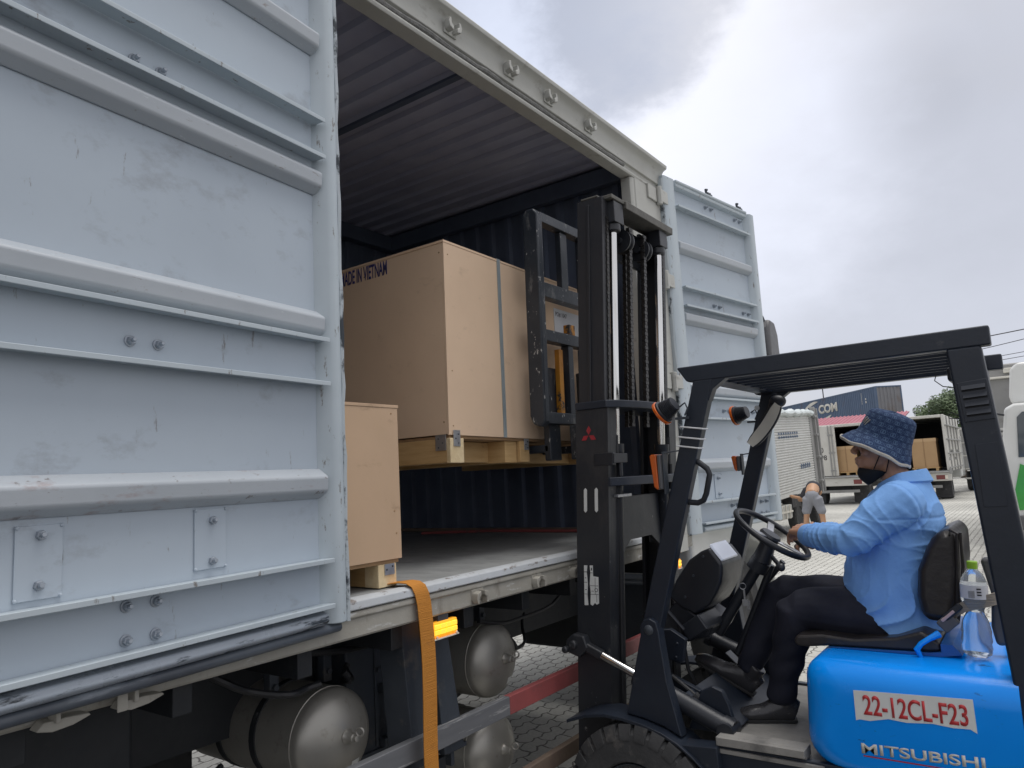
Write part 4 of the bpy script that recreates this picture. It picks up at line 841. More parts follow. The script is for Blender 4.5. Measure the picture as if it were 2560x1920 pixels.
pl = [(.666, .887), (.292, .901), (.291, .792), (.31, .803), (.36, .800), (.42, .805), (.50, .797), (.56, .801), (.62, .786), (.655, .787), (.667, .782)]
g = G(); n = len(pl); g.add([(2.9598, *q) for q in pl]+[(2.9612, *q) for q in pl], [tuple(range(n)), tuple(range(2*n-1, n-1, -1))]+[(i, (i+1) % n, n+(i+1) % n, n+i) for i in range(n)])
plate = g.build('fleet_number_sticker', 'sticker_white', hood)
def fit_text(s, y0, y1, z0, h, x, nm, m, par, bold, sl=0.0):
    o = text(s, (0, 0, 0), (0, -1, 0), (0, 0, 1), h, nm, m, par, .0012, bold=bold); base = OFF[par.name]
    ys = [v.co.y+base.y for v in o.data.vertices]; a, b = max(ys), min(ys)
    for v in o.data.vertices:
        q = v.co+base; t = (a-q.y)/(a-b); v.co = Vector((x+q.x, y0+(y1-y0)*t, z0+q.z+sl*t))-base
    return o
fit_text('22-12CL-F23', .638, .312, .808, .066, 2.9594, 'fleet_number', 'red_print', plate, .018, .006)
fit_text('MITSUBISHI', .659, .279, .671, .034, 2.9606, 'maker_lettering', 'letter_silver', hood, .022, .012)
g = G(); g.box(2.9600, 2.9615, .29, .655, .660, .664); g.build('red_pinstripe', 'emblem_red', hood)
# floor, step
G().box(2.975, 4.025, .80, 1.24, .575, .592).build('floor_plate', 'floor_dust', fk, .003)
g = G(); g.prism([(.865, .640), (.865, .612), (1.21, .606), (1.21, .640)], 'x', 2.965, 2.99); g.box(2.99, 3.06, .865, 1.21, .6, .64); g.build('step_edge', 'floor_dust', fk, .003)
g = G(); g.hexa([(3.05, 1.20, .60), (3.95, 1.20, .60), (3.95, 1.40, .74), (3.05, 1.40, .74), (3.05, 1.19, .61), (3.95, 1.19, .61), (3.95, 1.39, .752), (3.05, 1.39, .752)]); g.build('toe_board', 'fork_black', fk, .003)
for (x, y, z) in ((3.52, 1.43, .74), (3.70, 1.38, .76)):
    g = G(); g.beam((x, y+.06, z-.18), (x, y, z), .018, .012); g.beam((x, y-.03, z-.02), (x, y+.03, z+.035), .07, .012); g.build('pedal', 'black_plastic', fk, .003)
# dashboard
dp = [(1.538, 1.113), (1.49, 1.20), (1.419, 1.291), (1.36, 1.330), (1.311, 1.350), (1.258, 1.278), (1.262, 1.235), (1.272, 1.19), (1.30, 1.14), (1.338, 1.086), (1.409, 1.039), (1.47, 1.065)]
db = G().prism(dp, 'x', 3.33, 3.62).build('dashboard', 'black_plastic', fk, .016, seg=3)
g = G(); g.hexa([(3.34, 1.318, 1.356), (3.34, 1.262, 1.283), (3.56, 1.262, 1.283), (3.56, 1.318, 1.356), (3.35, 1.312, 1.368), (3.35, 1.255, 1.294), (3.55, 1.255, 1.294), (3.55, 1.312, 1.368)]); g.build('display', 'screen', db, .008, seg=3)
g = G(); [g.cyl((3.325, y, z), (3.331, y, z), .006, n=10) for y, z in ((1.40, 1.22), (1.45, 1.12), (1.345, 1.31))]; g.build('panel_screw', 'chassis_grey', db)
g = G(); g.prism([(1.60, .95), (1.60, 1.0), (1.50, 1.10), (1.41, 1.04), (1.33, .99), (1.36, .94), (1.46, .91)], 'x', 3.34, 3.66); g.build('control_box', 'black_plastic', fk, .012)
g = G(); g.hexa([(3.28, 1.43, .93), (3.5, 1.43, .93), (3.5, 1.33, .99), (3.28, 1.33, .99), (3.28, 1.47, .99), (3.5, 1.47, .99), (3.5, 1.375, 1.055), (3.28, 1.375, 1.055)]); g.build('lever_housing', 'black_plastic', fk, .008)
g = G(); g.prism([(1.57, .87), (1.56, .99), (1.47, 1.0), (1.40, .96), (1.42, .86)], 'x', 3.18, 3.21); [g.sphere((3.178, y, z), .007, n=10, m=8) for y, z in ((1.54, .95), (1.44, .94), (1.45, .88), (1.52, .89))]; g.build('control_bracket', 'fork_black', fk, .004)
g = G(); g.beam((3.22, 1.52, .89), (3.22, 1.44, .87), .04, .05); g.beam((3.20, 1.56, .80), (3.20, 1.36, .72), .03, .05); g.build('linkage', 'fork_black', fk, .004)
g = G(); g.tube([(3.16, 1.47, .80), (3.16, 1.38, .74), (3.15, 1.33, .70)], .010, 8); g.tube([(3.3, 1.48, 1.0), (3.3, 1.46, .9), (3.3, 1.45, .8), (3.32, 1.42, .7)], .009, 8); g.tube([(3.14, 1.36, .74), (3.14, 1.31, .69)], .018, 8); g.build('brake_hose', 'hose', fk)
for k in range(1):
    a, b = Vector((3.26, 1.44, .985)), Vector((3.22, 1.555, 1.135)); d = (b-a)
    g = G(); g.tube([a, a+d*.6], [.009, .011], 10); g.tube([a+d*.55, a+d*.62, b-d*.02, b], [.014, .019, .021, .014], 14); g.build('hydraulic_lever', 'black_plastic', fk)
g = G(); a = Vector((3.5, 1.085, 1.365)); b = Vector((3.5, 1.13, 1.275)); c = Vector((3.5, 1.37, .93)); g.tube([a, b], [.034, .045], 18); g.tube([b, b+(c-b)*.12], [.047, .047], 18); g.tube([b+(c-b)*.1, c], .026, 16); g.tube([(3.55, 1.10, 1.25), (3.55, 1.30, .83)], .016, 12); g.tube([(3.6, 1.06, 1.26), (3.6, 1.16, 1.15), (3.58, 1.30, .80)], .014, 12); g.build('steering_column', 'black_plastic', fk)
g = G(); g.beam((3.44, 1.06, 1.30), (3.30, .985, 1.275), .012, .02); g.sphere((3.29, .98, 1.275), .018); g.build('direction_lever', 'black_plastic', fk, .003)
# steering wheel
wc = Vector((3.5, 1.07, 1.40)); e1 = Vector((1, 0, 0)); e2 = Vector((0, .81, .587)); wnm = e1.cross(e2).normalized()
sw = G().ring(wc, wnm, .181, .0135, 56, 14).build('steering_wheel', 'black_plastic', fk)
g = G()
for th in (20, 160, 270):
    d = e1*math.cos(R(th))+e2*math.sin(R(th)); g.beam(wc+d*.03-wnm*.018, wc+d*.178, .034, .009, wnm)
g.build('spoke', 'steel_bright', sw, .003)
g = G(); g.lathe(wc-wnm*.035, wnm, [(.03, 0), (.048, .008), (.052, .022), (.045, .034), (.0, .038)], 28); g.build('horn_hub', 'black_plastic', sw)
# key ring
g = G(); g.ring((3.43, 1.205, 1.165), (1, .3, .1), .014, .0016, 20, 6); kb = g.build('key_ring', 'steel_bright', fk)
g = G(); g.box(3.428, 3.431, 1.185, 1.213, 1.075, 1.105); g.box(3.428, 3.431, 1.196, 1.205, 1.105, 1.15); g.box(3.434, 3.437, 1.18, 1.195, 1.06, 1.10); g.build('key', 'steel_bright', kb, .001)
# seat
sb = [(.393, 1.085), (.455, 1.09), (.468, 1.18), (.455, 1.28), (.415, 1.37), (.375, 1.43), (.330, 1.440), (.300, 1.425), (.305, 1.30), (.325, 1.18), (.345, 1.09)]
bkr = G().prism(sb, 'x', 3.27, 3.73).build('seat_backrest', 'vinyl', fk, .035, seg=4)
g = G(); g.tube([(3.272, y-.006, z) for y, z in sb[-4:]]+[(3.272, .305, 1.42), (3.272, .33, 1.436)][::1], .006, 8); g.build('seat_piping', 'vinyl', bkr)
sc_ = [(.40, 1.02), (.40, .99), (.44, .985), (.80, .976), (.88, .965), (.925, .965), (.94, .985), (.925, 1.008), (.82, 1.02), (.70, 1.012), (.55, 1.03), (.46, 1.06)]
cu = G().prism(sc_, 'x', 3.22, 3.78).build('seat_cushion', 'vinyl', fk, .022, seg=4)
G().prism([(.33, .985), (.40, .973), (.80, .9735), (.80, .9755), (.44, .984), (.399, .99), (.399, 1.02), (.36, 1.02)], 'x', 3.21, 3.79).build('seat_base', 'vinyl_blue', fk, .012, seg=3)
ar = G().prism([(.165, 1.02), (.225, 1.01), (.235, 1.08), (.222, 1.20), (.238, 1.29), (.245, 1.325), (.215, 1.335), (.180, 1.32), (.168, 1.28), (.152, 1.12)], 'x', 3.28, 3.33).build('hip_guard', 'grey_plastic', fk, .016, seg=3)
G().prism([(.165, 1.02), (.225, 1.01), (.235, 1.08), (.222, 1.20), (.238, 1.29), (.245, 1.325), (.215, 1.335), (.180, 1.32), (.168, 1.28), (.152, 1.12)], 'x', 3.67, 3.72).build('hip_guard', 'grey_plastic', fk, .016, seg=3)
bm_ = ribbon([(3.245, .345, 1.112), (3.222, .33, 1.145), (3.212, .30, 1.165), (3.212, .26, 1.178), (3.215, .225, 1.187), (3.235, .205, 1.192), (3.28, .195, 1.19)], .046, .003, 'seat_belt', 'belt_web', fk, (0, -.15, 1))
g = G(xf=lambda v: Vector((3.225, .368, 1.10))+Matrix.Rotation(R(-42), 3, 'X')@Vector(v)); g.box(-.012, .012, -.032, .032, -.028, .022); g.build('buckle', 'grey_plastic', bm_, .006)
g = G(xf=lambda v: Vector((3.212, .352, 1.112))+Matrix.Rotation(R(-42), 3, 'X')@Vector(v)); g.box(-.004, .004, -.030, .030, .010, .022); g.build('buckle_button', 'pink_label', bm_, .003)
g = G(xf=lambda v: Vector((3.215, .338, 1.13))+Matrix.Rotation(R(-42), 3, 'X')@Vector(v)); g.box(-.006, .006, -.040, .040, .0, .024); g.build('belt_tongue', 'black_plastic', bm_, .006)
g = G(); g.tube([(3.22, .40, 1.055), (3.20, .43, 1.04), (3.19, .46, 1.02), (3.185, .475, 1.0), (3.19, .465, .97), (3.19, .455, .945), (3.20, .45, .93)], [.014, .010, .010, .012, .008, .009, .012], 10); g.build('blue_rag', 'hood_blue', fk)
# lamps
def lamp(c, d, r, par, L_=.075):
    c = Vector(c); d = Vector(d).normalized(); prof = [(.01, -L_), (r*.62, -L_)]
    k = 7
    for i in range(k):
        h = -L_+.006+i*(L_-.025)/k; q = r*(.66+.24*i/k); prof += [(q, h), (q, h+.0035), (q*.90, h+.0038), (q*.90, h+(L_-.025)/k-.0004)]
    prof += [(r*.93, -.018), (r, -.016), (r, -.004), (r*.96, 0)]
    a = G().lathe(c, d, prof, 32).build('work_lamp', 'black_plastic', par, ang=25)
    G().lathe(c-d*.007, d, [(r*1.0+.001, 0), (r+.005, .002), (r+.005, .012), (r*.90, .014)], 32).build('lamp_rim', 'amber', a)
    G().lathe(c, d, [(.001, .008), (r*.5, .007), (r*.88, .002)], 28).build('lamp_lens', 'screen', a)
    b = c-d*(L_*.55)
    g = G(); g.tube([b+Vector((0, -.05, .0)), b+Vector((0, -.075, .015)), b+Vector((0, -.085, -.01)), b+Vector((0, -.07, -.04))], .004, 8); g.box(b.x-.012, b.x+.012, b.y-.085, b.y-.03, b.z-.055, b.z-.045); g.build('lamp_mount', 'chassis_grey', a)
lamp((2.975, 1.335, 1.965), (.05, .86, -.5), .052, fk)
lamp((3.985, 1.358, 1.995), (.10, .95, -.18), .050, fk)
def signal(x, y, z0, z1, w, dy):
    a = G().prism([(y, z0+.005), (y+.006, z0), (y+w, z0+.012), (y+w+.012, z1-.006), (y+w+.004, z1), (y+.004, z1)], 'x', x-.035, x+.035).build('turn_signal', 'amber', fk, .006, seg=3)
    G().box(x-.036, x+.036, y-.016, y-.001, z0+.002, z1-.002).build('signal_back', 'grey_plastic', a, .004)
    g = G(); g.box(x-.02, x+.02, y-.024, y-.017, z0-.02, z1+.01); g.beam((x, y-.02, z1+.005), (x+.03, y-.09, z1+.012), .02, .006); g.build('signal_bracket', 'chassis_grey', a, .002)
signal(2.985, 1.365, 1.635, 1.788, .022, 0); signal(3.99, 1.362, 1.69, 1.775, .016, 0)
for z, dy in ((1.893, 0), (1.850, .012), (1.812, .026)):
    y = 1.517-(z-1.06)*(.325/1.035); g = G()
    g.tube([(2.995, y+.006, z+.008), (2.995, y-.088, z-.008), (3.062, y-.088, z-.008), (3.062, y+.006, z+.008)], .0035, 8, closed=True); g.build('cable_tie', 'white_tie', fk)
g = G(); g.tube([(3.03, 1.235, 1.752), (3.03, 1.208, 1.745), (3.03, 1.172, 1.715), (3.03, 1.163, 1.69), (3.03, 1.185, 1.61), (3.03, 1.20, 1.582), (3.03, 1.225, 1.572), (3.03, 1.29, 1.578)], .0125, 12); g.build('grab_handle', 'black_plastic', fk)
# mirrors on the far post
g = G(); ax = Vector((0, .615, -.79)); c0 = Vector((3.90, 1.095, 2.025)); c1 = Vector((3.90, 1.258, 1.826))
m_ = c1-c0
def mirror_slab(w, t0, t1, ext):
    vs = []
    for i in range(9):
        t = i/8; p = c0+m_*t+Vector((0, -.018, -.012))*math.sin(math.pi*t)*.55; ww = w*(1-.35*abs(2*t-1)**4)
        e = m_.normalized()
        wv = e.cross(Vector((-.98, .15, .12))).normalized()
        nn = e.cross(wv).normalized()
        vs += [p-wv*ww+nn*t0, p+wv*ww+nn*t0, p+wv*ww+nn*t1, p-wv*ww+nn*t1]
    fs = []
    for i in range(8):
        for k in range(4): fs.append((i*4+k, i*4+(k+1) % 4, i*4+4+(k+1) % 4, i*4+4+k))
    fs += [(0, 1, 2, 3), (35, 34, 33, 32)]; q = G(); q.add(vs, fs); return q
mm = mirror_slab(.038, -.006, .006, 0).build('wide_mirror', 'black_plastic', fk, .003)
mirror_slab(.030, -.0075, -.0062, 0).build('mirror_face', 'cream_and_reflection', mm); mirror_slab(.030, .0062, .0075, 0).build('mirror_face', 'cream_and_reflection', mm)  # flat cream standing in for bright ground reflected in the mirror
g = G(); g.sphere((3.93, 1.105, 2.045), .03, .045, .035); g.tube([(3.93, 1.13, 2.06), (3.94, 1.16, 2.0), (3.95, 1.22, 1.93)], .010, 10); g.build('mirror_mount', 'black_plastic', fk)
g = G(); g.lathe((3.938, 1.217, 2.022), (-1, 0, 0), [(.001, .003), (.014, .003), (.014, 0)], 20); g.build('post_hole', 'sticker_white', fk)

# bottle tucked behind the belt
bx, by = 3.235, .285
bo = G().lathe((bx, by, .985), (0, -.06, 1), [(.001, .004), (.036, .0), (.046, .008), (.050, .03), (.047, .045), (.050, .055), (.047, .075), (.049, .09), (.042, .125), (.030, .150), (.029, .165), (.038, .185), (.044, .20), (.044, .25), (.042, .268), (.032, .292), (.018, .308), (.0145, .312), (.0145, .325), (.001, .326)], 32).build('water_bottle', 'bottle_plastic')
tag(bo, 'clear plastic water bottle with lime green cap strapped behind the forklift seat', 'bottle')
G().lathe((bx, by-.018, 1.297), (0, -.06, 1), [(.001, 0), (.0175, 0), (.0178, .024), (.016, .027), (.001, .027)], 24).build('cap', 'cap_green', bo, ang=30)
G().lathe((bx, by-.0125, 1.192), (0, -.06, 1), [(.0446, 0), (.0446, .048)], 32).build('label', 'paper', bo, recalc=False)
g = G()
for i in range(7): a = R(195+i*4); g.box(bx-.0458, bx-.0452, by-.012+.012-.003*i, by-.011+.012-.003*i, 1.197, 1.222)
for z in (1.205, 1.215, 1.226): g.box(bx-.044, bx-.0425, by-.04, by-.026, z, z+.005)
g.build('label_print', 'ink', bo)
# ------------------------------------------------------------------ driver
dv = thing('person', (3.5, .6, .6), 'person in light blue shirt and patterned dark blue bucket hat seated at the forklift wheel', 'person')
def limb(g, pts, r, n=16, ry=None, upv=None):
    """tapered limb with rounded ends"""
    P = [Vector(p) for p in pts]; rs = list(r); ys = list(ry) if ry else rs
    a = P[0]-(P[1]-P[0]).normalized()*rs[0]*.55; b = P[-1]+(P[-1]-P[-2]).normalized()*rs[-1]*.55
    g.tube([a]+P+[b], [rs[0]*.5]+rs+[rs[-1]*.5], n, ry=[ys[0]*.5]+list(ys)+[ys[-1]*.5], upv=upv)
def ell_stack(g, secs, n=28, up=(0, 1, 0)):
    """stack of horizontal-ish ellipses: (x, y, z, rx, ry)"""
    g.tube([(a, b, c) for a, b, c, _, _ in secs], [s[3] for s in secs], n, upv=up, ry=[s[4] for s in secs])
# shirt: torso + both sleeves fused
g = G()
ell_stack(g, [(3.5, .560, .965, .215, .165), (3.5, .585, 1.06, .226, .196), (3.5, .590, 1.17, .220, .196), (3.5, .565, 1.28, .210, .188), (3.5, .540, 1.38, .214, .180), (3.5, .518, 1.47, .212, .166), (3.5, .500, 1.545, .195, .135), (3.5, .490, 1.59, .145, .105), (3.5, .488, 1.625, .092, .085), (3.5, .492, 1.645, .082, .080)])
ls, le, lw = (3.305, .500, 1.530), (3.225, .672, 1.395), (3.455, .885, 1.395)
limb(g, [(3.36, .495, 1.535), ls, (3.262, .575, 1.480), le], [.095, .094, .085, .070])
limb(g, [le, (3.315, .765, 1.398), (3.405, .845, 1.397), lw], [.070, .066, .056, .046])
rs_, re, rw = (3.695, .500, 1.530), (3.80, .70, 1.37), (3.70, .90, 1.36)
limb(g, [(3.64, .495, 1.535), rs_, (3.755, .59, 1.46), re], [.095, .092, .080, .066])
limb(g, [re, (3.76, .80, 1.36), rw], [.066, .058, .046])
le_v, ls_v, lw_v = np.array(le), np.array(ls), np.array(lw)
def folds(co, no):
    d = np.zeros(len(co)); x, y, z = co.T
    rng = np.random.RandomState(4)
    def seg(a, b):
        a, b = np.array(a), np.array(b); ab = b-a; t = np.clip(((co-a)@ab)/(ab@ab), 0, 1); return t, np.linalg.norm(co-(a+t[:, None]*ab), axis=1)
    # drapery pulling from the armpit down to the small of the back, denser at the waist
    def crease(u, sharp=3.0): return 1-np.abs(np.sin(u))**(1/sharp)*1.6
    wob = 2.6*np.sin(7*y+4*z+3*x)+1.7*np.sin(17*z-9*y)
    ph = 22*(z*.80+(y-.5)*.60)+wob; w = np.exp(-((z-1.12)/.13)**2)
    d += .017*crease(ph)*w*(.25+.75*np.sin(6*y+9*z+1)**2)
    ph = 17*(z*.55-(y-.5)*.84)+wob; w = np.exp(-((z-1.36)/.12)**2)*(y < .74)
    d += .013*crease(ph)*w*(.2+.8*np.sin(5*y-9*z)**2)
    ph = 24*(z*.97+(y-.5)*.25)+wob; w = np.exp(-((z-1.40)/.14)**2-((y-.38)/.09)**2)
    d += .013*crease(ph)*w
    for a, b, f, amp in ((ls, le, 34, .013), (le, lw, 50, .012), (rs_, re, 34, .012), (re, rw, 50, .010)):
        t, q = seg(a, b); L_ = np.linalg.norm(np.array(b)-np.array(a)); s = t*L_
        d += amp*crease(f*s+2.2*np.sin(11*x+13*z)+2.0*np.sin(19*y-7*z))*np.exp(-(q/.095)**4)*np.exp(-((t-.60)/.42)**2)*(t > 0)*(t < 1)
    # armhole seam
    t, q = seg((3.36, .495, 1.535), le); s = np.abs(((co-np.array((3.335, .505, 1.525)))@np.array((-.78, .50, -.36))))
    d -= .006*np.exp(-(s/.007)**2)*(z > 1.40)*(x < 3.42)
    # yoke line across the shoulder blade and a pocket-like pleat
    d -= .0045*np.exp(-((z-1.475-.05*(y-.45))/.005)**2)*(y < .56)*(z > 1.4)
    for k in range(26):
        c = co[rng.randint(len(co))]; v = rng.randn(3); v /= np.linalg.norm(v); r = co-c; al = r@v; pe = np.linalg.norm(r-al[:, None]*v, axis=1)
        d += rng.choice([-1, 1])*.0045*np.exp(-(pe/.012)**2-(al/.07)**2)
    return co+no*d[:, None]
shirt = remesh(g, 'shirt', 'shirt', dv, .0052, 5, folds)
bm = bmesh.new(); bm.from_mesh(shirt.data); b0 = OFF[shirt.name]
bmesh.ops.bisect_plane(bm, geom=bm.verts[:]+bm.edges[:]+bm.faces[:], plane_co=Vector((3.5, .58, 1.022))-b0, plane_no=(0, .72, -.70), clear_outer=True)
bmesh.ops.bisect_plane(bm, geom=bm.verts[:]+bm.edges[:]+bm.faces[:], plane_co=Vector((3.5, .58, 1.0))-b0, plane_no=(0, 0, -1), clear_outer=True)
bm.to_mesh(shirt.data); bm.free(); so_ = shirt.modifiers.new('thick', 'SOLIDIFY'); so_.thickness = .003; so_.offset = -1
# collar, cuff, shirt tail
g = G()
vs = []; fs = []; N_ = 28
for i in range(N_+1):
    a = R(108+324*i/N_); fr = math.sin(a)
    cx, cy = 3.5+.087*math.cos(a), .487+.090*math.sin(a)+.012
    zt = 1.668-.055*max(0, fr)-.012*(1-abs(fr)); zb = 1.618-.03*max(0, fr)
    vs += [(3.5+(cx-3.5)*1.30, .497+(cy-.497)*1.28, zb), (3.5+(cx-3.5)*1.04, .497+(cy-.497)*1.04, zt), (3.5+(cx-3.5)*.98, .497+(cy-.497)*.98, zt), (3.5+(cx-3.5)*1.1, .497+(cy-.497)*1.1, zb-.01)]
for i in range(N_):
    for k in range(3): fs.append((i*4+k, i*4+k+1, i*4+k+5, i*4+k+4))
    fs.append((i*4+3, i*4, i*4+4, i*4+7))
fs += [(0, 1, 2, 3), (N_*4+3, N_*4+2, N_*4+1, N_*4)]
g.add(vs, fs); g.build('collar', 'shirt', shirt, .003, ang=60)
d = (Vector(lw)-Vector((3.405, .845, 1.397))).normalized()
g = G(); g.tube([Vector(lw)-d*.03, Vector(lw)+d*.0, Vector(lw)+d*.028, Vector(lw)+d*.034], [.050, .0525, .0505, .044], 20); g.build('cuff', 'shirt', shirt, .002)
# trousers
g = G()
limb(g, [(3.5, .56, 1.03), (3.5, .60, 1.10)], [.17, .165])
limb(g, [(3.415, .58, 1.065), (3.39, .78, 1.085), (3.37, .955, 1.090)], [.125, .106, .083])
limb(g, [(3.37, .955, 1.090), (3.38, .985, .98), (3.395, 1.035, .83), (3.41, 1.075, .69)], [.083, .079, .068, .060])
limb(g, [(3.585, .58, 1.065), (3.59, .82, 1.105), (3.575, 1.07, 1.125)], [.125, .102, .078])
limb(g, [(3.575, 1.07, 1.125), (3.56, 1.13, 1.00), (3.54, 1.20, .87), (3.53, 1.245, .765)], [.078, .074, .064, .057])
def tfolds(co, no):
    x, y, z = co.T; d = .004*np.sin(30*y+24*z+4*np.sin(14*z))*np.exp(-((y-.95)/.2)**2)+.0045*np.sin(46*z+9*y+3*np.sin(20*x))*np.exp(-((z-.78)/.14)**2)
    return co+no*d[:, None]
trs = remesh(g, 'trousers', 'trouser', dv, .009, 5, tfolds)
# shoes
def shoe(toe, heel, nrm=(0, 0, 1), nm='shoe'):
    toe, heel = Vector(toe), Vector(heel); f = (toe-heel).normalized(); u = Vector(nrm); u = (u-f*u.dot(f)).normalized(); L_ = (toe-heel).length
    g = G(); secs = [(0, .030, .050), (.05, .036, .058), (.2, .038, .066), (.38, .040, .052), (.55, .045, .040), (.75, .048, .034), (.9, .042, .027), (1.0, .026, .016)]
    g.tube([heel+f*(L_*t)+u*(h*.75) for t, w, h in secs], [w for t, w, h in secs], 18, upv=u, ry=[h*.95 for t, w, h in secs])
    g.tube([heel+f*(L_*.16)+u*.06, heel+f*(L_*.12)+u*.13], [.040, .043], 16)
    s = remesh(g, nm, 'shoe', dv, .006, 4)
    g = G(); n = 20; pr = []
    r = f.cross(u)
    out = [(0, .024), (.06, .033), (.3, .034), (.55, .041), (.78, .044), (.93, .036), (1.01, .014)]
    pts = [heel+f*(L_*t)+r*w for t, w in out]+[heel+f*(L_*t)-r*w for t, w in out[::-1]]
    m = len(pts); g.add([p-u*.004 for p in pts]+[p+u*.010 for p in pts], [tuple(range(m)), tuple(range(2*m-1, m-1, -1))]+[(i, (i+1) % m, m+(i+1) % m, m+i) for i in range(m)])
    g.build('sole', 'shoe_sole', s, .003)
    g = G()
    for k in range(4):
        c = heel+f*(L_*(.36+.07*k))+u*(.088-.010*k); g.tube([c-r*.022, c+u*.006, c+r*.022], .0028, 6)
    g.build('shoelace', 'hair', s)
shoe((3.51, 1.498, .795), (3.52, 1.225, .655), (0, -.4, 1)); shoe((3.335, 1.255, .598), (3.43, 1.015, .598))
# head + neck + left hand + right hand: one body, mostly inside the clothes
HC = Vector((3.5, .560, 1.775))                    # head centre
tilt = Matrix.Rotation(R(6), 3, 'X') @ Matrix.Rotation(R(8), 3, 'Z')
def HP(x, y, z): return HC+tilt@Vector((x, y, z))   # y forwards, z up
g = G()
g.tube([HP(0, -.085, .0), HP(0, -.06, .0), HP(0, -.02, .0), HP(0, .03, -.005), HP(0, .07, -.012), HP(0, .092, -.02)], [.035, .062, .074, .070, .056, .036], 20, upv=(0, 0, 1), ry=[.045, .080, .100, .098, .080, .050])   # cranium
limb(g, [HP(0, .01, -.055), HP(0, .065, -.085), HP(0, .080, -.105)], [.062, .044, .024])                # jaw
limb(g, [HP(0, .093, .012), HP(0, .108, -.018), HP(0, .116, -.034)], [.009, .012, .0145])                # nose
g.sphere(HP(.012, .108, -.036), .010); g.sphere(HP(-.012, .108, -.036), .010)
limb(g, [HP(-.026, .090, -.066), HP(0, .102, -.064), HP(.026, .090, -.066)], [.008, .010, .008]); limb(g, [HP(-.022, .088, -.080), HP(0, .100, -.079), HP(.022, .088, -.080)], [.008, .0105, .008])   # lips
limb(g, [HP(-.05, .074, .030), HP(-.02, .090, .026)], [.011, .011]); limb(g, [HP(.05, .074, .030), HP(.02, .090, .026)], [.011, .011])   # brows
g.sphere(HP(-.048, .062, -.030), .020); g.sphere(HP(.048, .062, -.030), .020)                             # cheekbones
limb(g, [HP(0, -.025, -.05), HP(0, -.040, -.12), (3.5, .497, 1.60), (3.5, .50, 1.50)], [.060, .057, .060, .080])   # neck
limb(g, [(3.5, .52, 1.50), (3.5, .57, 1.05)], [.13, .13]); 
for a, b, c in ((ls, le, lw), (rs_, re, rw)):
    limb(g, [(3.5, .50, 1.5), a, b, c], [.06, .055, .042, .028])
for s in (-1, 1):
    limb(g, [HP(s*.072, -.018, .012), HP(s*.078, -.024, -.010), HP(s*.074, -.016, -.030)], [.012, .014, .010])
# left hand closed over the rim
wrist = Vector(lw); palm0 = wrist+Vector((.035, .030, .004)); kn = []
rim = lambda th: wc+(e1*math.cos(R(th))+e2*math.sin(R(th)))*.181
limb(g, [wrist, wrist+Vector((.03, .025, .003))], [.027, .030])
ax_t = Vector((.55, .30, .1)).normalized()
kb = [Vector((3.590, .955, 1.428)), Vector((3.578, .972, 1.424)), Vector((3.563, .986, 1.416)), Vector((3.545, .996, 1.404))]
for i, q in enumerate(kb):
    limb(g, [wrist+Vector((.03, .02, .0)), (wrist+q)/2+Vector((.004, 0, .006)), q], [.022, .019, .0125])
    f0 = q; f1 = q+Vector((.020+.004*i, .022, -.024)); f2 = f1+Vector((.002, .004, -.028)); f3 = f2+Vector((-.014, -.012, -.012)); k = (1, .98, .94, .82)[i]
    g.tube([f0-Vector((.004, .004, -.002)), f0, f0.lerp(f1, .5), f1, f1.lerp(f2, .5), f2, f3], [.008*k, .0112*k, .0098*k, .0102*k, .0088*k, .0090*k, .006*k], 10)
t0 = wrist+Vector((.055, .015, .022)); limb(g, [wrist+Vector((.02, .01, .008)), t0, t0+Vector((.045, -.002, .022)), t0+Vector((.075, .012, .012))], [.016, .0135, .0112, .0085], n=10)
# right hand resting low on the wheel, mostly hidden
wr2 = Vector(rw); limb(g, [wr2, wr2+Vector((-.03, .05, -.02))], [.030, .034])
for i in range(4):
    q = wr2+Vector((-.045+.012*i, .075+.006*i, -.02)); g.tube([wr2+Vector((-.02, .04, -.01)), q, q+Vector((-.012, .025, -.018)), q+Vector((-.02, .018, -.042))], [.014, .011, .0098, .007], 10)
limb(g, [wr2+Vector((-.02, .02, 0)), wr2+Vector((-.055, .03, .012)), wr2+Vector((-.075, .05, .0))], [.014, .012, .008], n=10)
body = remesh(g, 'body', 'skin', dv, .0042, 3)
g = G()
for s in (-1, 1): g.sphere(HP(s*.034, .0795, .006), .0125, n=14, m=10)
g.build('eye', 'sticker_white', body)
g = G()
for s in (-1, 1):
    limb(g, [HP(s*.022, .091, .0125), HP(s*.036, .0925, .0135), HP(s*.050, .082, .0105)], [.0026, .003, .002], n=8); g.sphere(HP(s*.036, .0905, .005), .0058, n=10, m=8)
    limb(g, [HP(s*.020, .099, .028), HP(s*.040, .094, .033), HP(s*.056, .077, .029)], [.0035, .0045, .0025], n=8)
g.build('eyebrow', 'hair', body)
g = G(); g.tube([HP(0, -.080, .045), HP(0, -.05, .045), HP(0, 0, .045), HP(0, .04, .05)], [.035, .064, .073, .060], 20, upv=(0, 0, 1), ry=[.035, .058, .062, .060])
hr = remesh(g, 'hair', 'hair', dv, .006, 3)
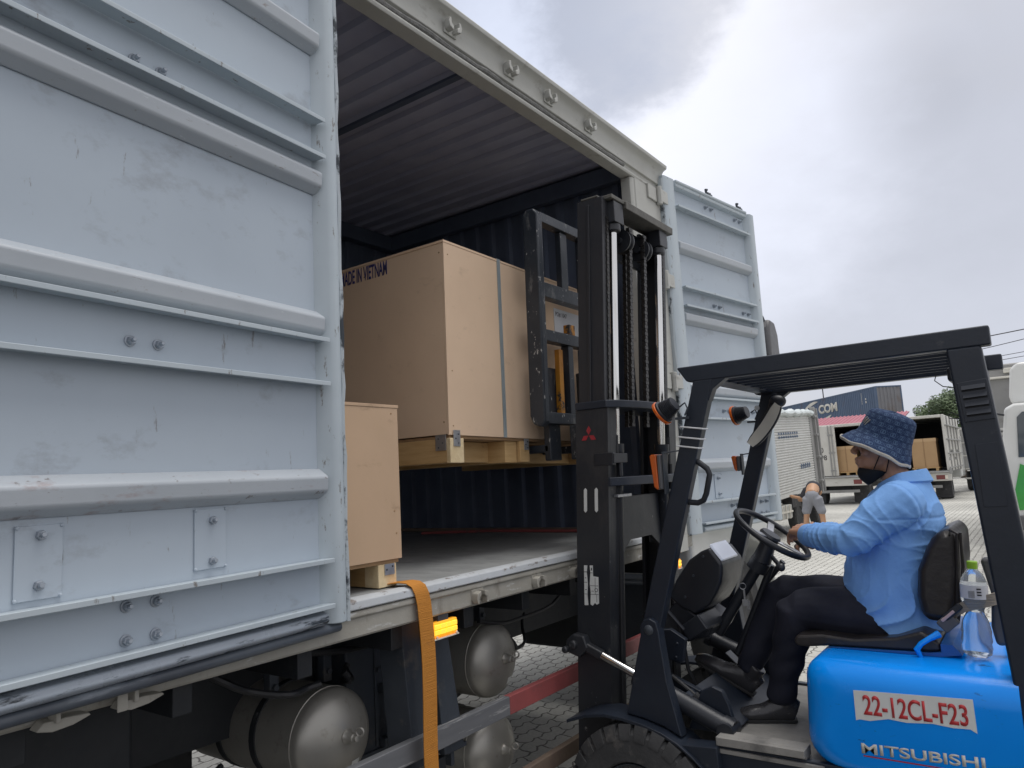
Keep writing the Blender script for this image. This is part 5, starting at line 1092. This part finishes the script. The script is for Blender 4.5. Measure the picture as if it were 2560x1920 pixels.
# face mask pulled down on the chin, with its ear loops
g = G(); vs = []; fs = []; nu, nv = 16, 9
for i in range(nu+1):
    a = R(-98+196*i/nu)
    for j in range(nv+1):
        t = j/nv; w = math.cos(a); top = -.078-.020*(1-w)+.012*(1-abs(w)); bot = -.150+.052*(1-w)**1.2
        zz = top+(bot-top)*t-.022; bul = .012*math.sin(math.pi*t)*(.5+.5*max(w, 0)); rx = .062+bul*.4-.018*t; ry = .096+bul-.034*t*t
        vs.append(HP(rx*math.sin(a)*1.05, -.006+ry*w*(1 if w > 0 else .4), zz))
for i in range(nu):
    for j in range(nv): fs.append((i*(nv+1)+j, (i+1)*(nv+1)+j, (i+1)*(nv+1)+j+1, i*(nv+1)+j+1))
g.add(vs, fs); mk = g.build('face_mask', 'mask_black', dv, recalc=True, ang=80)
so_ = mk.modifiers.new('thick', 'SOLIDIFY'); so_.thickness = .004; so_.offset = 1
g = G()
for s in (-1, 1):
    g.tube([HP(s*.062, .035, -.108), HP(s*.074, .012, -.045), HP(s*.080, -.012, .02)], .0022, 6); g.tube([HP(s*.066, -.012, -.118), HP(s*.070, -.022, -.07), HP(s*.080, -.030, .012)], .0022, 6)
g.build('ear_loop', 'mask_black', mk)
# bucket hat: crown + sloping brim, uv wrapped for the woven pattern
HT = Matrix.Rotation(R(27), 3, 'X') @ Matrix.Rotation(R(6), 3, 'Z')
def hat_pt(a, r, h, ov=1.16):
    if h < 0: b = max(0, -math.cos(a))**1.5; r = .098+(r-.098)*(1-.62*b); h = h*(1+.35*b)
    return HC+Vector((0, -.006, .024))+HT@Vector((r*math.sin(a), r*ov*math.cos(a), h))
prof = [(.002, .128, 0), (.030, .127, .1), (.060, .122, .2), (.077, .112, .27), (.083, .100, .33), (.087, .075, .43), (.091, .045, .54), (.095, .012, .66), (.098, .002, .70), (.112, -.014, .78), (.127, -.032, .87), (.140, -.050, .96), (.1415, -.0545, .985), (.139, -.055, 1.0)]
n = 64; vs = []; fs = []; uvs = []
for r, h, v in prof:
    for k in range(n+1):
        a = 2*math.pi*k/n; wob = 1+.012*math.sin(3*a+h*18)+.006*math.sin(7*a+2)*(h < 0)
        dent = -.012*max(0, math.cos(a+.6))*(h > .09)*(1-r/.1 if r < .1 else 0)
        vs.append(hat_pt(a, r*wob, h+dent+(.003*math.sin(4*a+1)+.002*math.sin(9*a))*(h < 0))); uvs.append((k/n, v))
for i in range(len(prof)-1):
    for k in range(n): fs.append((i*(n+1)+k, i*(n+1)+k+1, (i+1)*(n+1)+k+1, (i+1)*(n+1)+k))
me = bpy.data.meshes.new('bucket_hat'); base = OFF[dv.name]; me.from_pydata([Vector(v)-base for v in vs], [], fs); ul = me.uv_layers.new()
for lp in me.loops: ul.data[lp.index].uv = uvs[lp.vertex_index]
me.materials.append(MATS['hat_denim']); me.polygons.foreach_set('use_smooth', [True]*len(me.polygons)); me.set_sharp_from_angle(angle=R(50))
hat = bpy.data.objects.new('bucket_hat', me); COL.objects.link(hat); hat.parent = dv; OFF[hat.name] = base
so_ = hat.modifiers.new('thick', 'SOLIDIFY'); so_.thickness = .004; so_.offset = -1
g = G(); g.tube([hat_pt(2*math.pi*k/n, .1405*(1+.012*math.sin(6*math.pi*k/n-.97)+.006*math.sin(14*math.pi*k/n+2)), -.053+(.003*math.sin(8*math.pi*k/n+1)+.002*math.sin(18*math.pi*k/n))) for k in range(n)], .0036, 8, closed=True, ry=.0075, upv=(0, 0, 1)); g.build('hat_trim', 'hat_trim', hat)
g = G()
for dx in (-.020, .0, .022):
    a0 = R(-38)+dx*6; g.tube([hat_pt(a0+t*.20, .0905, .066-.030*t+dx*.2, 1.17) for t in (0, .3, .6, 1)], [.0018, .003, .0025, .0012], 6)
g.build('embroidery', 'hat_trim', hat)

# ------------------------------------------------------------------ worker stooping behind
wk = thing('person', (17.1, 4.25, 0), 'stooping person in grey shorts and dark top with bare lower back', 'person')
X0, Y0 = 17.0, 4.24
g = G()
limb(g, [(X0, Y0+.09, .92), (X0+.03, Y0+.13, .74), (X0+.02, Y0+.17, .62)], [.125, .105, .095]); limb(g, [(X0, Y0-.09, .92), (X0+.03, Y0-.13, .74), (X0+.02, Y0-.17, .62)], [.125, .105, .095]); limb(g, [(X0, Y0+.06, .98), (X0, Y0-.06, .98)], [.14, .14])
remesh(g, 'shorts', 'grey_cloth', wk, .015, 4)
g = G()
for s in (-1, 1):
    limb(g, [(X0, Y0+s*.09, .92), (X0+.02, Y0+s*.165, .55), (X0-.02, Y0+s*.19, .30), (X0-.03, Y0+s*.20, .09)], [.09, .060, .055, .038])
    limb(g, [(X0-.05, Y0+s*.205, .05), (X0+.12, Y0+s*.215, .035)], [.042, .035]); 
limb(g, [(X0, Y0, 1.0), (X0+.18, Y0+.02, 1.12), (X0+.42, Y0+.06, 1.12), (X0+.56, Y0+.09, 1.07)], [.145, .135, .15, .10])
limb(g, [(X0+.56, Y0+.09, 1.07), (X0+.68, Y0+.12, 1.0), (X0+.76, Y0+.13, .96)], [.06, .085, .07])
limb(g, [(X0+.42, Y0+.22, 1.08), (X0+.42, Y0+.32, .90), (X0+.55, Y0+.52, .94), (X0+.60, Y0+.60, .95)], [.065, .048, .035, .04]); limb(g, [(X0+.46, Y0-.06, 1.05), (X0+.5, Y0+.10, .84), (X0+.58, Y0+.36, .86), (X0+.60, Y0+.45, .87)], [.06, .045, .034, .04])
for s in range(4): limb(g, [(X0+.60, Y0+.60, .95+.012*s), (X0+.63, Y0+.66, .94+.012*s)], [.012, .009], n=8)
remesh(g, 'body', 'skin_light', wk, .013, 4)
g = G(); limb(g, [(X0+.26, Y0+.03, 1.15), (X0+.42, Y0+.06, 1.13), (X0+.53, Y0+.085, 1.08)], [.155, .168, .12]); limb(g, [(X0+.42, Y0+.20, 1.10), (X0+.43, Y0+.30, .95)], [.09, .085]); remesh(g, 'shirt', 'dark_shirt', wk, .015, 4)
g = G(); g.tube([(X0+.015+.0, Y0+.135*math.cos(a), 1.0+.135*math.sin(a)) for a in np.linspace(0, 2*math.pi, 25)[:-1]], .022, 8, closed=True, ry=.016); g.build('belt', 'hair', wk)
g = G(); g.sphere((X0+.72, Y0+.13, 1.0), .10, .09, .085); g.build('hair', 'hair', wk)
for s in (-1, 1):
    g = G(); g.tube([(X0-.09, Y0+s*.205, .035), (X0+.02, Y0+s*.21, .045), (X0+.17, Y0+s*.22, .03)], [.04, .048, .036], 12, ry=[.034, .042, .026]); g.build('shoe', 'shoe', wk)

# ------------------------------------------------------------------ ribbed lorry parked ahead
rb = thing('box_truck', (19.5, 6.1, 0), 'pale lorry with ribbed aluminium side and plastic film along its roof edge', 'truck', None)
tl = Matrix.Rotation(R(-2.2), 3, 'Y'); oo = Vector((17.0, 5.1, .86))
RX = lambda v: oo+tl@Vector(v)                     # x along the lorry, y across, z up from the body's foot
def RB(): return G(RX)
pr = [(.0, .0)]
z = 0.10; L5 = 4.2
while z < 1.98: pr += [(.0, z), (-.020, z+.018), (-.020, z+.040), (.0, z+.058)]; z += .0635
pr += [(0, 2.02), (.06, 2.02), (.06, 0)]
RB().prism(pr, 'x', 0, L5).build('ribbed_side', 'alu_ribbed', rb, ang=15)
RB().prism([(0, .0), (-.028, .005), (-.028, .095), (0, .098)], 'x', 0, L5).build('skirt_rail', 'alu_ribbed', rb)
g = RB(); g.box(0, L5, .062, 2.1, .0, .08); g.box(0, L5, .062, 2.1, 2.0, 2.06); g.box(0, L5, 2.0, 2.1, .08, 2.0); g.build('box_body', 'truck_white', rb)
g = RB(); random.seed(2); pts = []
for i in range(24):
    xx = L5*i/23; pts.append((xx, -.01+random.uniform(-.02, .02), 2.03+random.uniform(-.02, .02)))
g.tube(pts, [.10+random.uniform(-.02, .03) for _ in pts], 10, ry=[.085+random.uniform(-.015, .02) for _ in pts]); g.build('plastic_film', 'plastic_film', rb)
g = RB(); g.box(L5-.25, L5+.05, -.03, .02, -.05, 2.06); g.box(L5+.05, L5+.16, -.10, .02, -.12, 2.2)
for z in (.15, .8, 1.4, 1.9): g.box(L5+.0, L5+.22, -.13, -.03, z, z+.06)
g.cyl((L5+.2, -.12, -.1), (L5+.2, -.12, 2.15), .03); g.build('rear_frame', 'grey_body', rb, .01)
random.seed(8)
for (z, x0, k) in ((1.50, .9, 9), (1.41, .9, 9), (.60, 2.6, 5)):
    g = RB(); xx = x0
    for i in range(k): g.box(xx, xx+.13, -.0225, -.0205, z, z+.055 if k > 5 else z+.12); xx += .2
    g.build('faded_marking', 'container_blue', rb)
g = RB(); g.box(.5, L5, .5, .62, -.25, -.01); g.box(.5, L5, 1.5, 1.62, -.25, -.01); g.build('chassis_rail', 'chassis', rb)
bb = G().box(17.2, 18.3, 5.05, 5.4, .42, .74).build('battery_box', 'truck_cream', rb, .02)
g = G(); [g.box(x, x+.05, 5.035, 5.049, .42, .75) for x in (17.45, 17.75, 18.05)]; g.box(17.2, 18.3, 5.03, 5.049, .56, .60); g.build('battery_strap', 'cream_and_reflection', bb)
for x in (19.3, 21.3): wheel(rb, (x, 5.25, .40), .40, .22); wheel(rb, (x, 6.95, .40), .40, .22)
G().box(19.7, 19.73, 5.05, 5.45, .15, .75).build('mudflap', 'rubber', rb); G().box(18.4, 18.9, 5.06, 5.3, .65, .95).build('air_filter', 'rubber', rb)

# ------------------------------------------------------------------ two open lorries seen from behind
def rear_truck(y0, y1, X, name, label, L_=5.5, H=3.2):
    t = thing(name, (X+2, (y0+y1)/2, 0), label, 'truck', 'lorries parked tail first across the yard')
    g = G(); g.box(X, X+.12, y0, y0+.11, 1.12, H); g.box(X, X+.12, y1-.11, y1, 1.12, H); g.box(X, X+.12, y0+.11, y1-.11, H-.11, H); g.build('rear_frame', 'truck_white', t, .02)
    g = G(); g.box(X+.12, X+L_, y0+.01, y0+.06, 1.1, H-.02); g.box(X+.12, X+L_, y1-.06, y1-.01, 1.1, H-.02); g.box(X+.12, X+L_, y0+.06, y1-.06, H-.07, H-.02); g.box(X+L_-.06, X+L_, y0+.06, y1-.06, 1.1, H-.07); g.build('box_wall', 'truck_white', t)
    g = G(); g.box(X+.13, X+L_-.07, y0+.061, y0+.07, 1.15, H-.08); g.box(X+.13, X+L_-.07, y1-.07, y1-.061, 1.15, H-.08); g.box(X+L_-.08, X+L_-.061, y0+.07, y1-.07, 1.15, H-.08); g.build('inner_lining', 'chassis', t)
    G().box(X+.0, X+L_, y0+.061, y1-.061, 1.06, 1.12).build('deck', 'deck', t)
    sb_ = G().box(X-.06, X+.10, y0-.02, y1+.02, .72, 1.055).build('rear_sill', 'truck_white', t, .02)
    g = G(); g.cyl((X-.10, y0+.05, 1.06), (X-.10, y1-.05, 1.06), .035); g.box(X-.12, X-.06, y0-.06, y0+.03, .98, 1.2); g.box(X-.12, X-.06, y1-.03, y1+.06, .98, 1.2); g.build('locking_bar', 'grey_body', sb_, .01)
    for a, b in ((y0+.12, y0+.50), (y1-.50, y1-.12)):
        lp = G().box(X-.075, X-.061, a, b, .78, .95).build('tail_lamp', 'tail_red', t, .004); G().box(X-.085, X-.076, a-.02, a+.08, .79, .94).build('lens', 'lens_clear', lp)
    for a, b in ((y0+.05, y0+.62), (y1-.62, y1-.05)): G().box(X+.35, X+.37, a, b, .06, .715).build('mudflap', 'rubber', t)
    G().box(X+.1, X+.16, y0+.35, y1-.35, .45, .56).build('bumper_bar', 'grey_body', t, .01)
    for a in (y0+.32, y1-.32): wheel(t, (X+1.0, a, .42), .42, .48)
    g = G(); [g.box(X-.03, X+L_, y0-.035-.02*k, y0+.005, z, z+.05) for k, z in enumerate((1.2, 1.75, 2.3, 2.85))]; [g.cyl((X+.5+1.2*k, y0-.03, 1.1), (X+.5+1.2*k, y0-.03, H-.05), .025) for k in range(4)]
    for k in range(4): g.box(X+.02+1.2*k, X+.16+1.2*k, y0-.07, y0, 1.5+.3*(k % 2), 1.62+.3*(k % 2))
    g.build('side_hinge', 'grey_body', t, .005)
    g = G(); g.box(X+.6, X+L_+1.8, (y0+y1)/2-.45, (y0+y1)/2+.45, .5, .75); g.build('chassis', 'chassis', t)
    g = G(); g.box(X+L_+.1, X+L_+1.7, y0+.05, y1-.05, .7, 2.6); g.build('cab', 'cab_white', t, .1)
    return t
def carton(x0, x1, y0, y1, z0, z1, lab):
    t = thing('carton', ((x0+x1)/2, (y0+y1)/2, z0), lab, 'box', 'cartons on pallets inside the far lorries')
    G().box(x0, x1, y0, y1, z0+.14, z1).build('box', 'carton', t, .008)
    g = G(); g.box(x0-.012, x0-.002, y0-.012, y1+.012, z1-.13, z1+.005); g.box(x0-.002, x1, y0-.012, y0-.002, z1-.13, z1+.005); g.build('lid_edge', 'carton_edge', t, .003)
    g = G(); g.box(x0-.016, x0-.0125, (y0+y1)/2-.012, (y0+y1)/2+.012, z0+.14, z1); g.build('strap', 'crate_edge', t)
    g = G(); [g.box(x0-.04, x1, a, a+.10, z0+.002, z0+.10) for a in (y0, (y0+y1)/2-.05, y1-.10)]; g.box(x0-.05, x1, y0-.04, y1+.04, z0+.10, z0+.138); g.build('pallet', 'pine', t)
lt = rear_truck(5.62, 7.92, 31, 'box_truck', 'open lorry seen tail first left of the hat, its white numbered door panel shut', H=3.14)
dp_ = G().box(30.92, 30.99, 6.62, 7.92, 1.12, 3.1).build('door_panel', 'truck_white', lt, .02)
g = G(); [g.cyl((30.90, y, 1.1), (30.90, y, 3.1), .022) for y in (6.74, 6.86)]; [g.box(30.88, 30.92, 6.70, 6.90, z, z+.06) for z in (1.3, 2.0, 2.7)]; g.build('lock_rod', 'grey_body', dp_)
text('98', (30.915, 7.24, 1.76), (0, -1, 0), (0, 0, 1), .19, 'number', 'ink', dp_, .002, sx=.9, bold=.01); text('0', (30.915, 7.22, 2.06), (0, -1, 0), (0, 0, 1), .19, 'number', 'ink', dp_, .002, sx=.9, bold=.01)
carton(31.2, 32.2, 5.95, 6.74, 1.122, 2.26, 'strapped brown carton inside the far lorry left of the hat')
rtk = rear_truck(3.02, 5.15, 33, 'box_truck', 'open lorry seen tail first right of the hat, hinges along its side', H=3.3)
carton(33.2, 34.2, 3.42, 4.30, 1.122, 2.40, 'strapped brown carton inside the far lorry right of the hat')
# ------------------------------------------------------------------ containers, awning, trees, wires
def container(x0, y0, z0, L_, W, H, lab, ang, top):
    t = thing('shipping_container', (x0, y0, z0), lab, 'container', 'stacked shipping containers'); a = R(ang)
    xf = lambda v: Vector((x0+math.cos(a)*v[0]+math.sin(a)*v[1], y0+math.sin(a)*v[0]-math.cos(a)*v[1], z0+v[2]))
    def K(): return G(xf)
    def wave(L):
        pts = []; u = .14
        while u < L-.5: pts += [(u, .012), (u+.11, .012), (u+.165, .062), (u+.275, .062)]; u += .33
        return pts+[(L-.14, .012)]
    K().prism(wave(L_)+[(L_-.14, .09), (.14, .09)], 'z', .16, H-.12).build('side_panel', 'container_blue', t, ang=15)
    K().prism([(q, b) for b, q in wave(W)]+[(.09, W-.14), (.09, .14)], 'z', .16, H-.12).build('end_panel', 'container_grey', t, ang=15)
    K().box(.095, L_, .095, W, .1, H-.02).build('shell', 'container_blue', t)
    g = K()
    for xx in (0, L_-.14):
        for yy in (0, W-.14): g.box(xx, xx+.14, yy, yy+.14, 0, H)
    g.box(.14, L_-.14, 0, .10, 0, .158); g.box(.14, L_-.14, 0, .10, H-.118, H); g.box(0, .10, .14, W-.14, 0, .158); g.box(0, .10, .14, W-.14, H-.118, H); g.build('frame', 'container_blue', t, .01)
    if top:
        a2 = Vector((-math.cos(a), -math.sin(a), 0)); nrm = Vector((-math.sin(a), math.cos(a), 0))
        o = text('VA COM', (0, 0, 0), a2, (0, 0, 1), .80, 'company_name', 'white_paint', t, .01, bold=.045, sx=1.25); base = OFF[t.name]
        w = [v.co+base for v in o.data.vertices]; us = [q.dot(-a2) for q in w]; u0, u1 = max(us), min(us)
        P0 = Vector(xf((13.2, -.004, 1.38))); P1 = Vector(xf((6.8, -.004, 1.38)))
        for v, q, u in zip(o.data.vertices, w, us):
            f = (u0-u)/(u0-u1); nn = q.dot(nrm); v.co = P0.lerp(P1, f)+Vector((0, 0, q.z))+nrm*(.002+nn)-base
        for u0, u1, z0_, z1_, s in ((13.4, 10.6, 2.15, 2.62, 1), (10.3, 8.1, .58, 1.05, -1)):
            g = K(); n = 12; up_, lo = [], []
            for i in range(n+1):
                f = i/n; uu = u0+(u1-u0)*f; zz = (z0_+(z1_-z0_)*math.sin(f*math.pi/2)) if s > 0 else (z0_+(z1_-z0_)*(1-math.cos(f*math.pi/2)))
                th = .17*math.sin(math.pi*(f*.85+.1)); up_.append((uu, zz+th)); lo.append((uu, zz-th))
            g.prism(up_+lo[::-1], 'y', -.012, -.002); g.build('swoosh', 'white_paint', t)
        g = K(); [g.box(2.3, 2.36, -.012, -.002, z, z+.12) for z in (1.5, 1.68, 1.86, 2.04, 2.22, 2.4)]; g.box(1.6, 1.75, -.012, -.002, 1.55, 1.75); g.box(1.6, 1.75, -.012, -.002, 1.85, 2.0); g.build('number_marks', 'white_paint', t)
labs = ['blue container at the foot of the stack, behind the far lorries', 'blue container in the middle of the stack, behind the far lorries', 'topmost rusty blue container with a white company name between two arcs']
for k, (H, z) in enumerate(((2.59, 0), (2.59, 2.6), (2.9, 5.2))): container(71.3, 11.5, z, 24.0, 2.44, H, labs[k], 40, k == 2)
# shed with a red roof in front of the containers
sh = thing('shed', (58, 12, 0), 'low shed with a strip of pinkish red roof under the blue container', 'shed')
poly = []; y = 7.6
while y < 17.2: poly += [(y, 0), (y+.12, 0), (y+.16, .06), (y+.22, .06)]; y += .28
g = G(); vs = []; m = len(poly)
for (x, z) in ((54.5, 4.02), (60, 5.0), (60, 4.94), (54.5, 3.96)): vs += [(x, q[0], z+q[1]) for q in poly]
fs = []
for k in range(4):
    for j in range(m-1): fs.append((k*m+j, k*m+j+1, ((k+1) % 4)*m+j+1, ((k+1) % 4)*m+j))
g.add(vs, fs); g.build('roof', 'red_roof', sh, ang=15)
g = G(); g.box(55.2, 59.5, 7.9, 16.9, 0, 3.95); g.build('wall', 'concrete', sh)
# grey trailer lorry far right of the open ones
gt = thing('box_truck', (42, 2.4, 0), 'distant grey lorry with its wheels showing beside the forklift rear post', 'truck')
g = G(); g.box(40, 47, 1.2, 3.2, .95, 2.95); g.build('box_body', 'grey_body', gt, .03)
g = G(); [g.box(39.96, 39.995, y, y+.06, 1.0, 2.9) for y in (1.3, 2.15, 2.25, 3.1)]; [g.box(39.97, 39.995, 1.36, 3.1, z, z+.05) for z in (1.0, 1.6, 2.2, 2.85)]; g.box(39.9, 40.1, 1.3, 3.1, .55, .62); g.build('door_bar', 'truck_white', gt)
for x in (40.9, 45.5): wheel(gt, (x, 1.5, .45), .45, .3); wheel(gt, (x, 2.95, .45), .45, .3)
g = G(); g.box(40.2, 47, 1.5, 2.9, .6, .94); g.build('chassis', 'chassis', gt)
# white and green lorry at the right edge
wg = thing('box_truck', (16, -.6, 0), 'white and green lorry with a tall grey box at the right edge', 'truck')
cabw = G(xf=lambda v: Vector((v[0], v[1]+.16, v[2]))).prism([(-1.75, .62), (.36, .62), (.42, 1.0), (.36, 1.9), (.28, 2.40), (.15, 2.47), (-1.6, 2.47), (-1.75, 2.3)], 'x', 14.0, 15.9).build('cab', 'cab_white', wg, .05, seg=3)
G(xf=lambda v: Vector((v[0], v[1]+.16, v[2]))).prism([(-1.5, 1.62), (.18, 1.62), (.13, 2.25), (.05, 2.33), (-1.45, 2.33)], 'x', 13.975, 13.998).build('windscreen', 'glass_dark', cabw, .008)
G(xf=lambda v: Vector((v[0], v[1]+.16, v[2]))).prism([(-1.7, .95), (.26, .80), (.28, 1.12), (.17, 1.52), (-.2, 1.30), (-1.7, 1.2)], 'x', 13.98, 13.997).build('green_panel', 'cab_green', cabw, .004)
g = G(xf=lambda v: Vector((v[0], v[1]+.16, v[2]))); g.box(13.93, 13.997, -1.7, .33, .50, .72); g.build('bumper', 'grey_plastic', cabw, .02)
g = G(xf=lambda v: Vector((v[0], v[1]+.16, v[2]))); g.prism([(-1.6, 2.475), (.18, 2.475), (.20, 2.6), (.14, 3.05), (.04, 3.14), (-1.5, 3.14)], 'x', 14.3, 15.6); g.build('wind_deflector', 'cab_white', cabw, .05, seg=3)
g = G(xf=lambda v: Vector((v[0], v[1]+.16, v[2]))); g.tube([(14.05, .30, 2.30), (13.8, .55, 2.36), (13.75, .62, 2.30)], .018, 8); g.box(13.70, 13.80, .42, .62, 2.16, 2.34); g.build('mirror', 'black_plastic', cabw, .02); g = G(xf=lambda v: Vector((v[0], v[1]+.16, v[2]))); g.tube([(14.05, .36, 1.50), (13.8, .52, 1.55)], .018, 8); g.box(13.72, 13.82, .40, .56, 1.22, 1.50); g.build('mirror', 'black_plastic', cabw, .02)
g = G(); g.box(16.5, 22.5, -1.8, .82, 1.0, 3.36); bxb = g.build('box_body', 'grey_body', wg, .04)
g = G(); g.box(16.40, 16.49, -1.8, .80, 3.08, 3.12); g.box(16.42, 16.49, .25, .45, 3.18, 3.27); g.build('box_trim', 'cream_and_reflection', bxb, .01)
g = G(); [g.box(16.40, 16.495, .30, .66, .75+.085*k, .80+.085*k) for k in range(17)]; g.build('ribbed_panel', 'alu_ribbed', wg, .01)
g = G(); g.box(14.3, 22.3, -1.3, .2, .45, .95); g.build('chassis', 'chassis', wg)
for x in (14.75, 20.8): wheel(wg, (x, .18, .42), .42, .25); wheel(wg, (x, -1.5, .42), .42, .25)
# trees
def tree(x, y, h, r, seed, nm, lab, n=9000):
    random.seed(seed); t = thing(nm, (x, y, 0), lab, 'tree', 'trees behind the yard')
    g = G(); g.tube([(x, y, 0), (x+.1, y, h*.3), (x-.05, y+.1, h*.6), (x+.05, y, h*.85)], [.24, .18, .12, .05], 10)
    clumps = []
    for k in range(17):
        th = random.uniform(0, 6.28); rr = r*random.uniform(.25, .95); zz = h*random.uniform(.45, .97); f = 1-abs(zz/h-.68)*1.3
        c = Vector((x+rr*math.cos(th)*f, y+rr*math.sin(th)*f, zz)); clumps.append((c, r*random.uniform(.22, .42)))
        s = Vector((x, y, h*random.uniform(.3, .6))); g.tube([s, s.lerp(c, .5)+Vector((0, 0, .1)), c], [.06, .04, .015], 6)
    g.build('trunk', 'bark', t); g = G(); vs = []; fs = []
    for i in range(n):
        c, cr_ = random.choice(clumps); d = Vector((random.gauss(0, 1), random.gauss(0, 1), random.gauss(0, .7))); d = d.normalized()*cr_*random.uniform(.3, 1.05)**.6
        p = c+d; a = Vector((random.gauss(0, 1), random.gauss(0, 1), random.gauss(0, .6))).normalized(); b = a.orthogonal().normalized(); s = random.uniform(.08, .16)
        o = len(vs); vs += [p-a*s, p+b*s*.5, p+a*s, p-b*s*.5]; fs.append((o, o+1, o+2, o+3))
    g.add(vs, fs); g.build('crown', 'leaf', t, recalc=False, flat=True)
tree(62.6, 4.9, 6.2, 2.2, 4, 'leafy_tree', 'tall leafy tree rising above the far lorry roof beside the forklift rear post')
tree(63.5, 2.4, 6.0, 2.3, 9, 'leafy_tree', 'smaller leafy tree behind the forklift rear post', 5000)
tree(80, 9.6, 6.3, 1.9, 6, 'leafy_tree', 'distant leafy tree just right of the rusty blue container', 1800)
# wires and mast
def line(nm, a, b, sag, r, lab):
    a, b = Vector(a), Vector(b); pts = [a.lerp(b, i/16)-Vector((0, 0, sag*4*(i/16)*(1-i/16))) for i in range(17)]
    tag(G().tube(pts, r, 6).build(nm, 'wire', None), lab, 'power line', 'power lines over the yard')
line('power_line', (62.0, 12.5, 7.95), (62.0, -12, 9.9), .35, .022, 'upper of the two thin power lines crossing the gap above the hat')
line('power_line', (62.0, 12.5, 7.70), (62.0, -12, 9.55), .35, .022, 'lower of the two thin power lines crossing the gap above the hat')
line('power_line', (58.0, 6, 9.2), (58.0, -10, 10.8), .2, .035, 'thick cable sloping up to the right of the guard roof')
line('power_line', (52.0, 5, 7.6), (52.0, -9, 9.9), .2, .022, 'thin cable sloping up above the grey lorry box')
am = thing('antenna_mast', (92, 20.5, 0), 'thin lattice antenna standing behind the blue container', 'antenna')
g = G(); g.cyl((92, 20.5, 0), (92, 20.5, 11.6), .06)
for z in (10.4, 10.8, 11.2): g.cyl((92, 19.7, z), (92, 21.3, z), .03); g.cyl((91.5, 20.5, z+.1), (92.5, 20.5, z+.1), .03)
g.build('mast', 'wire', am)
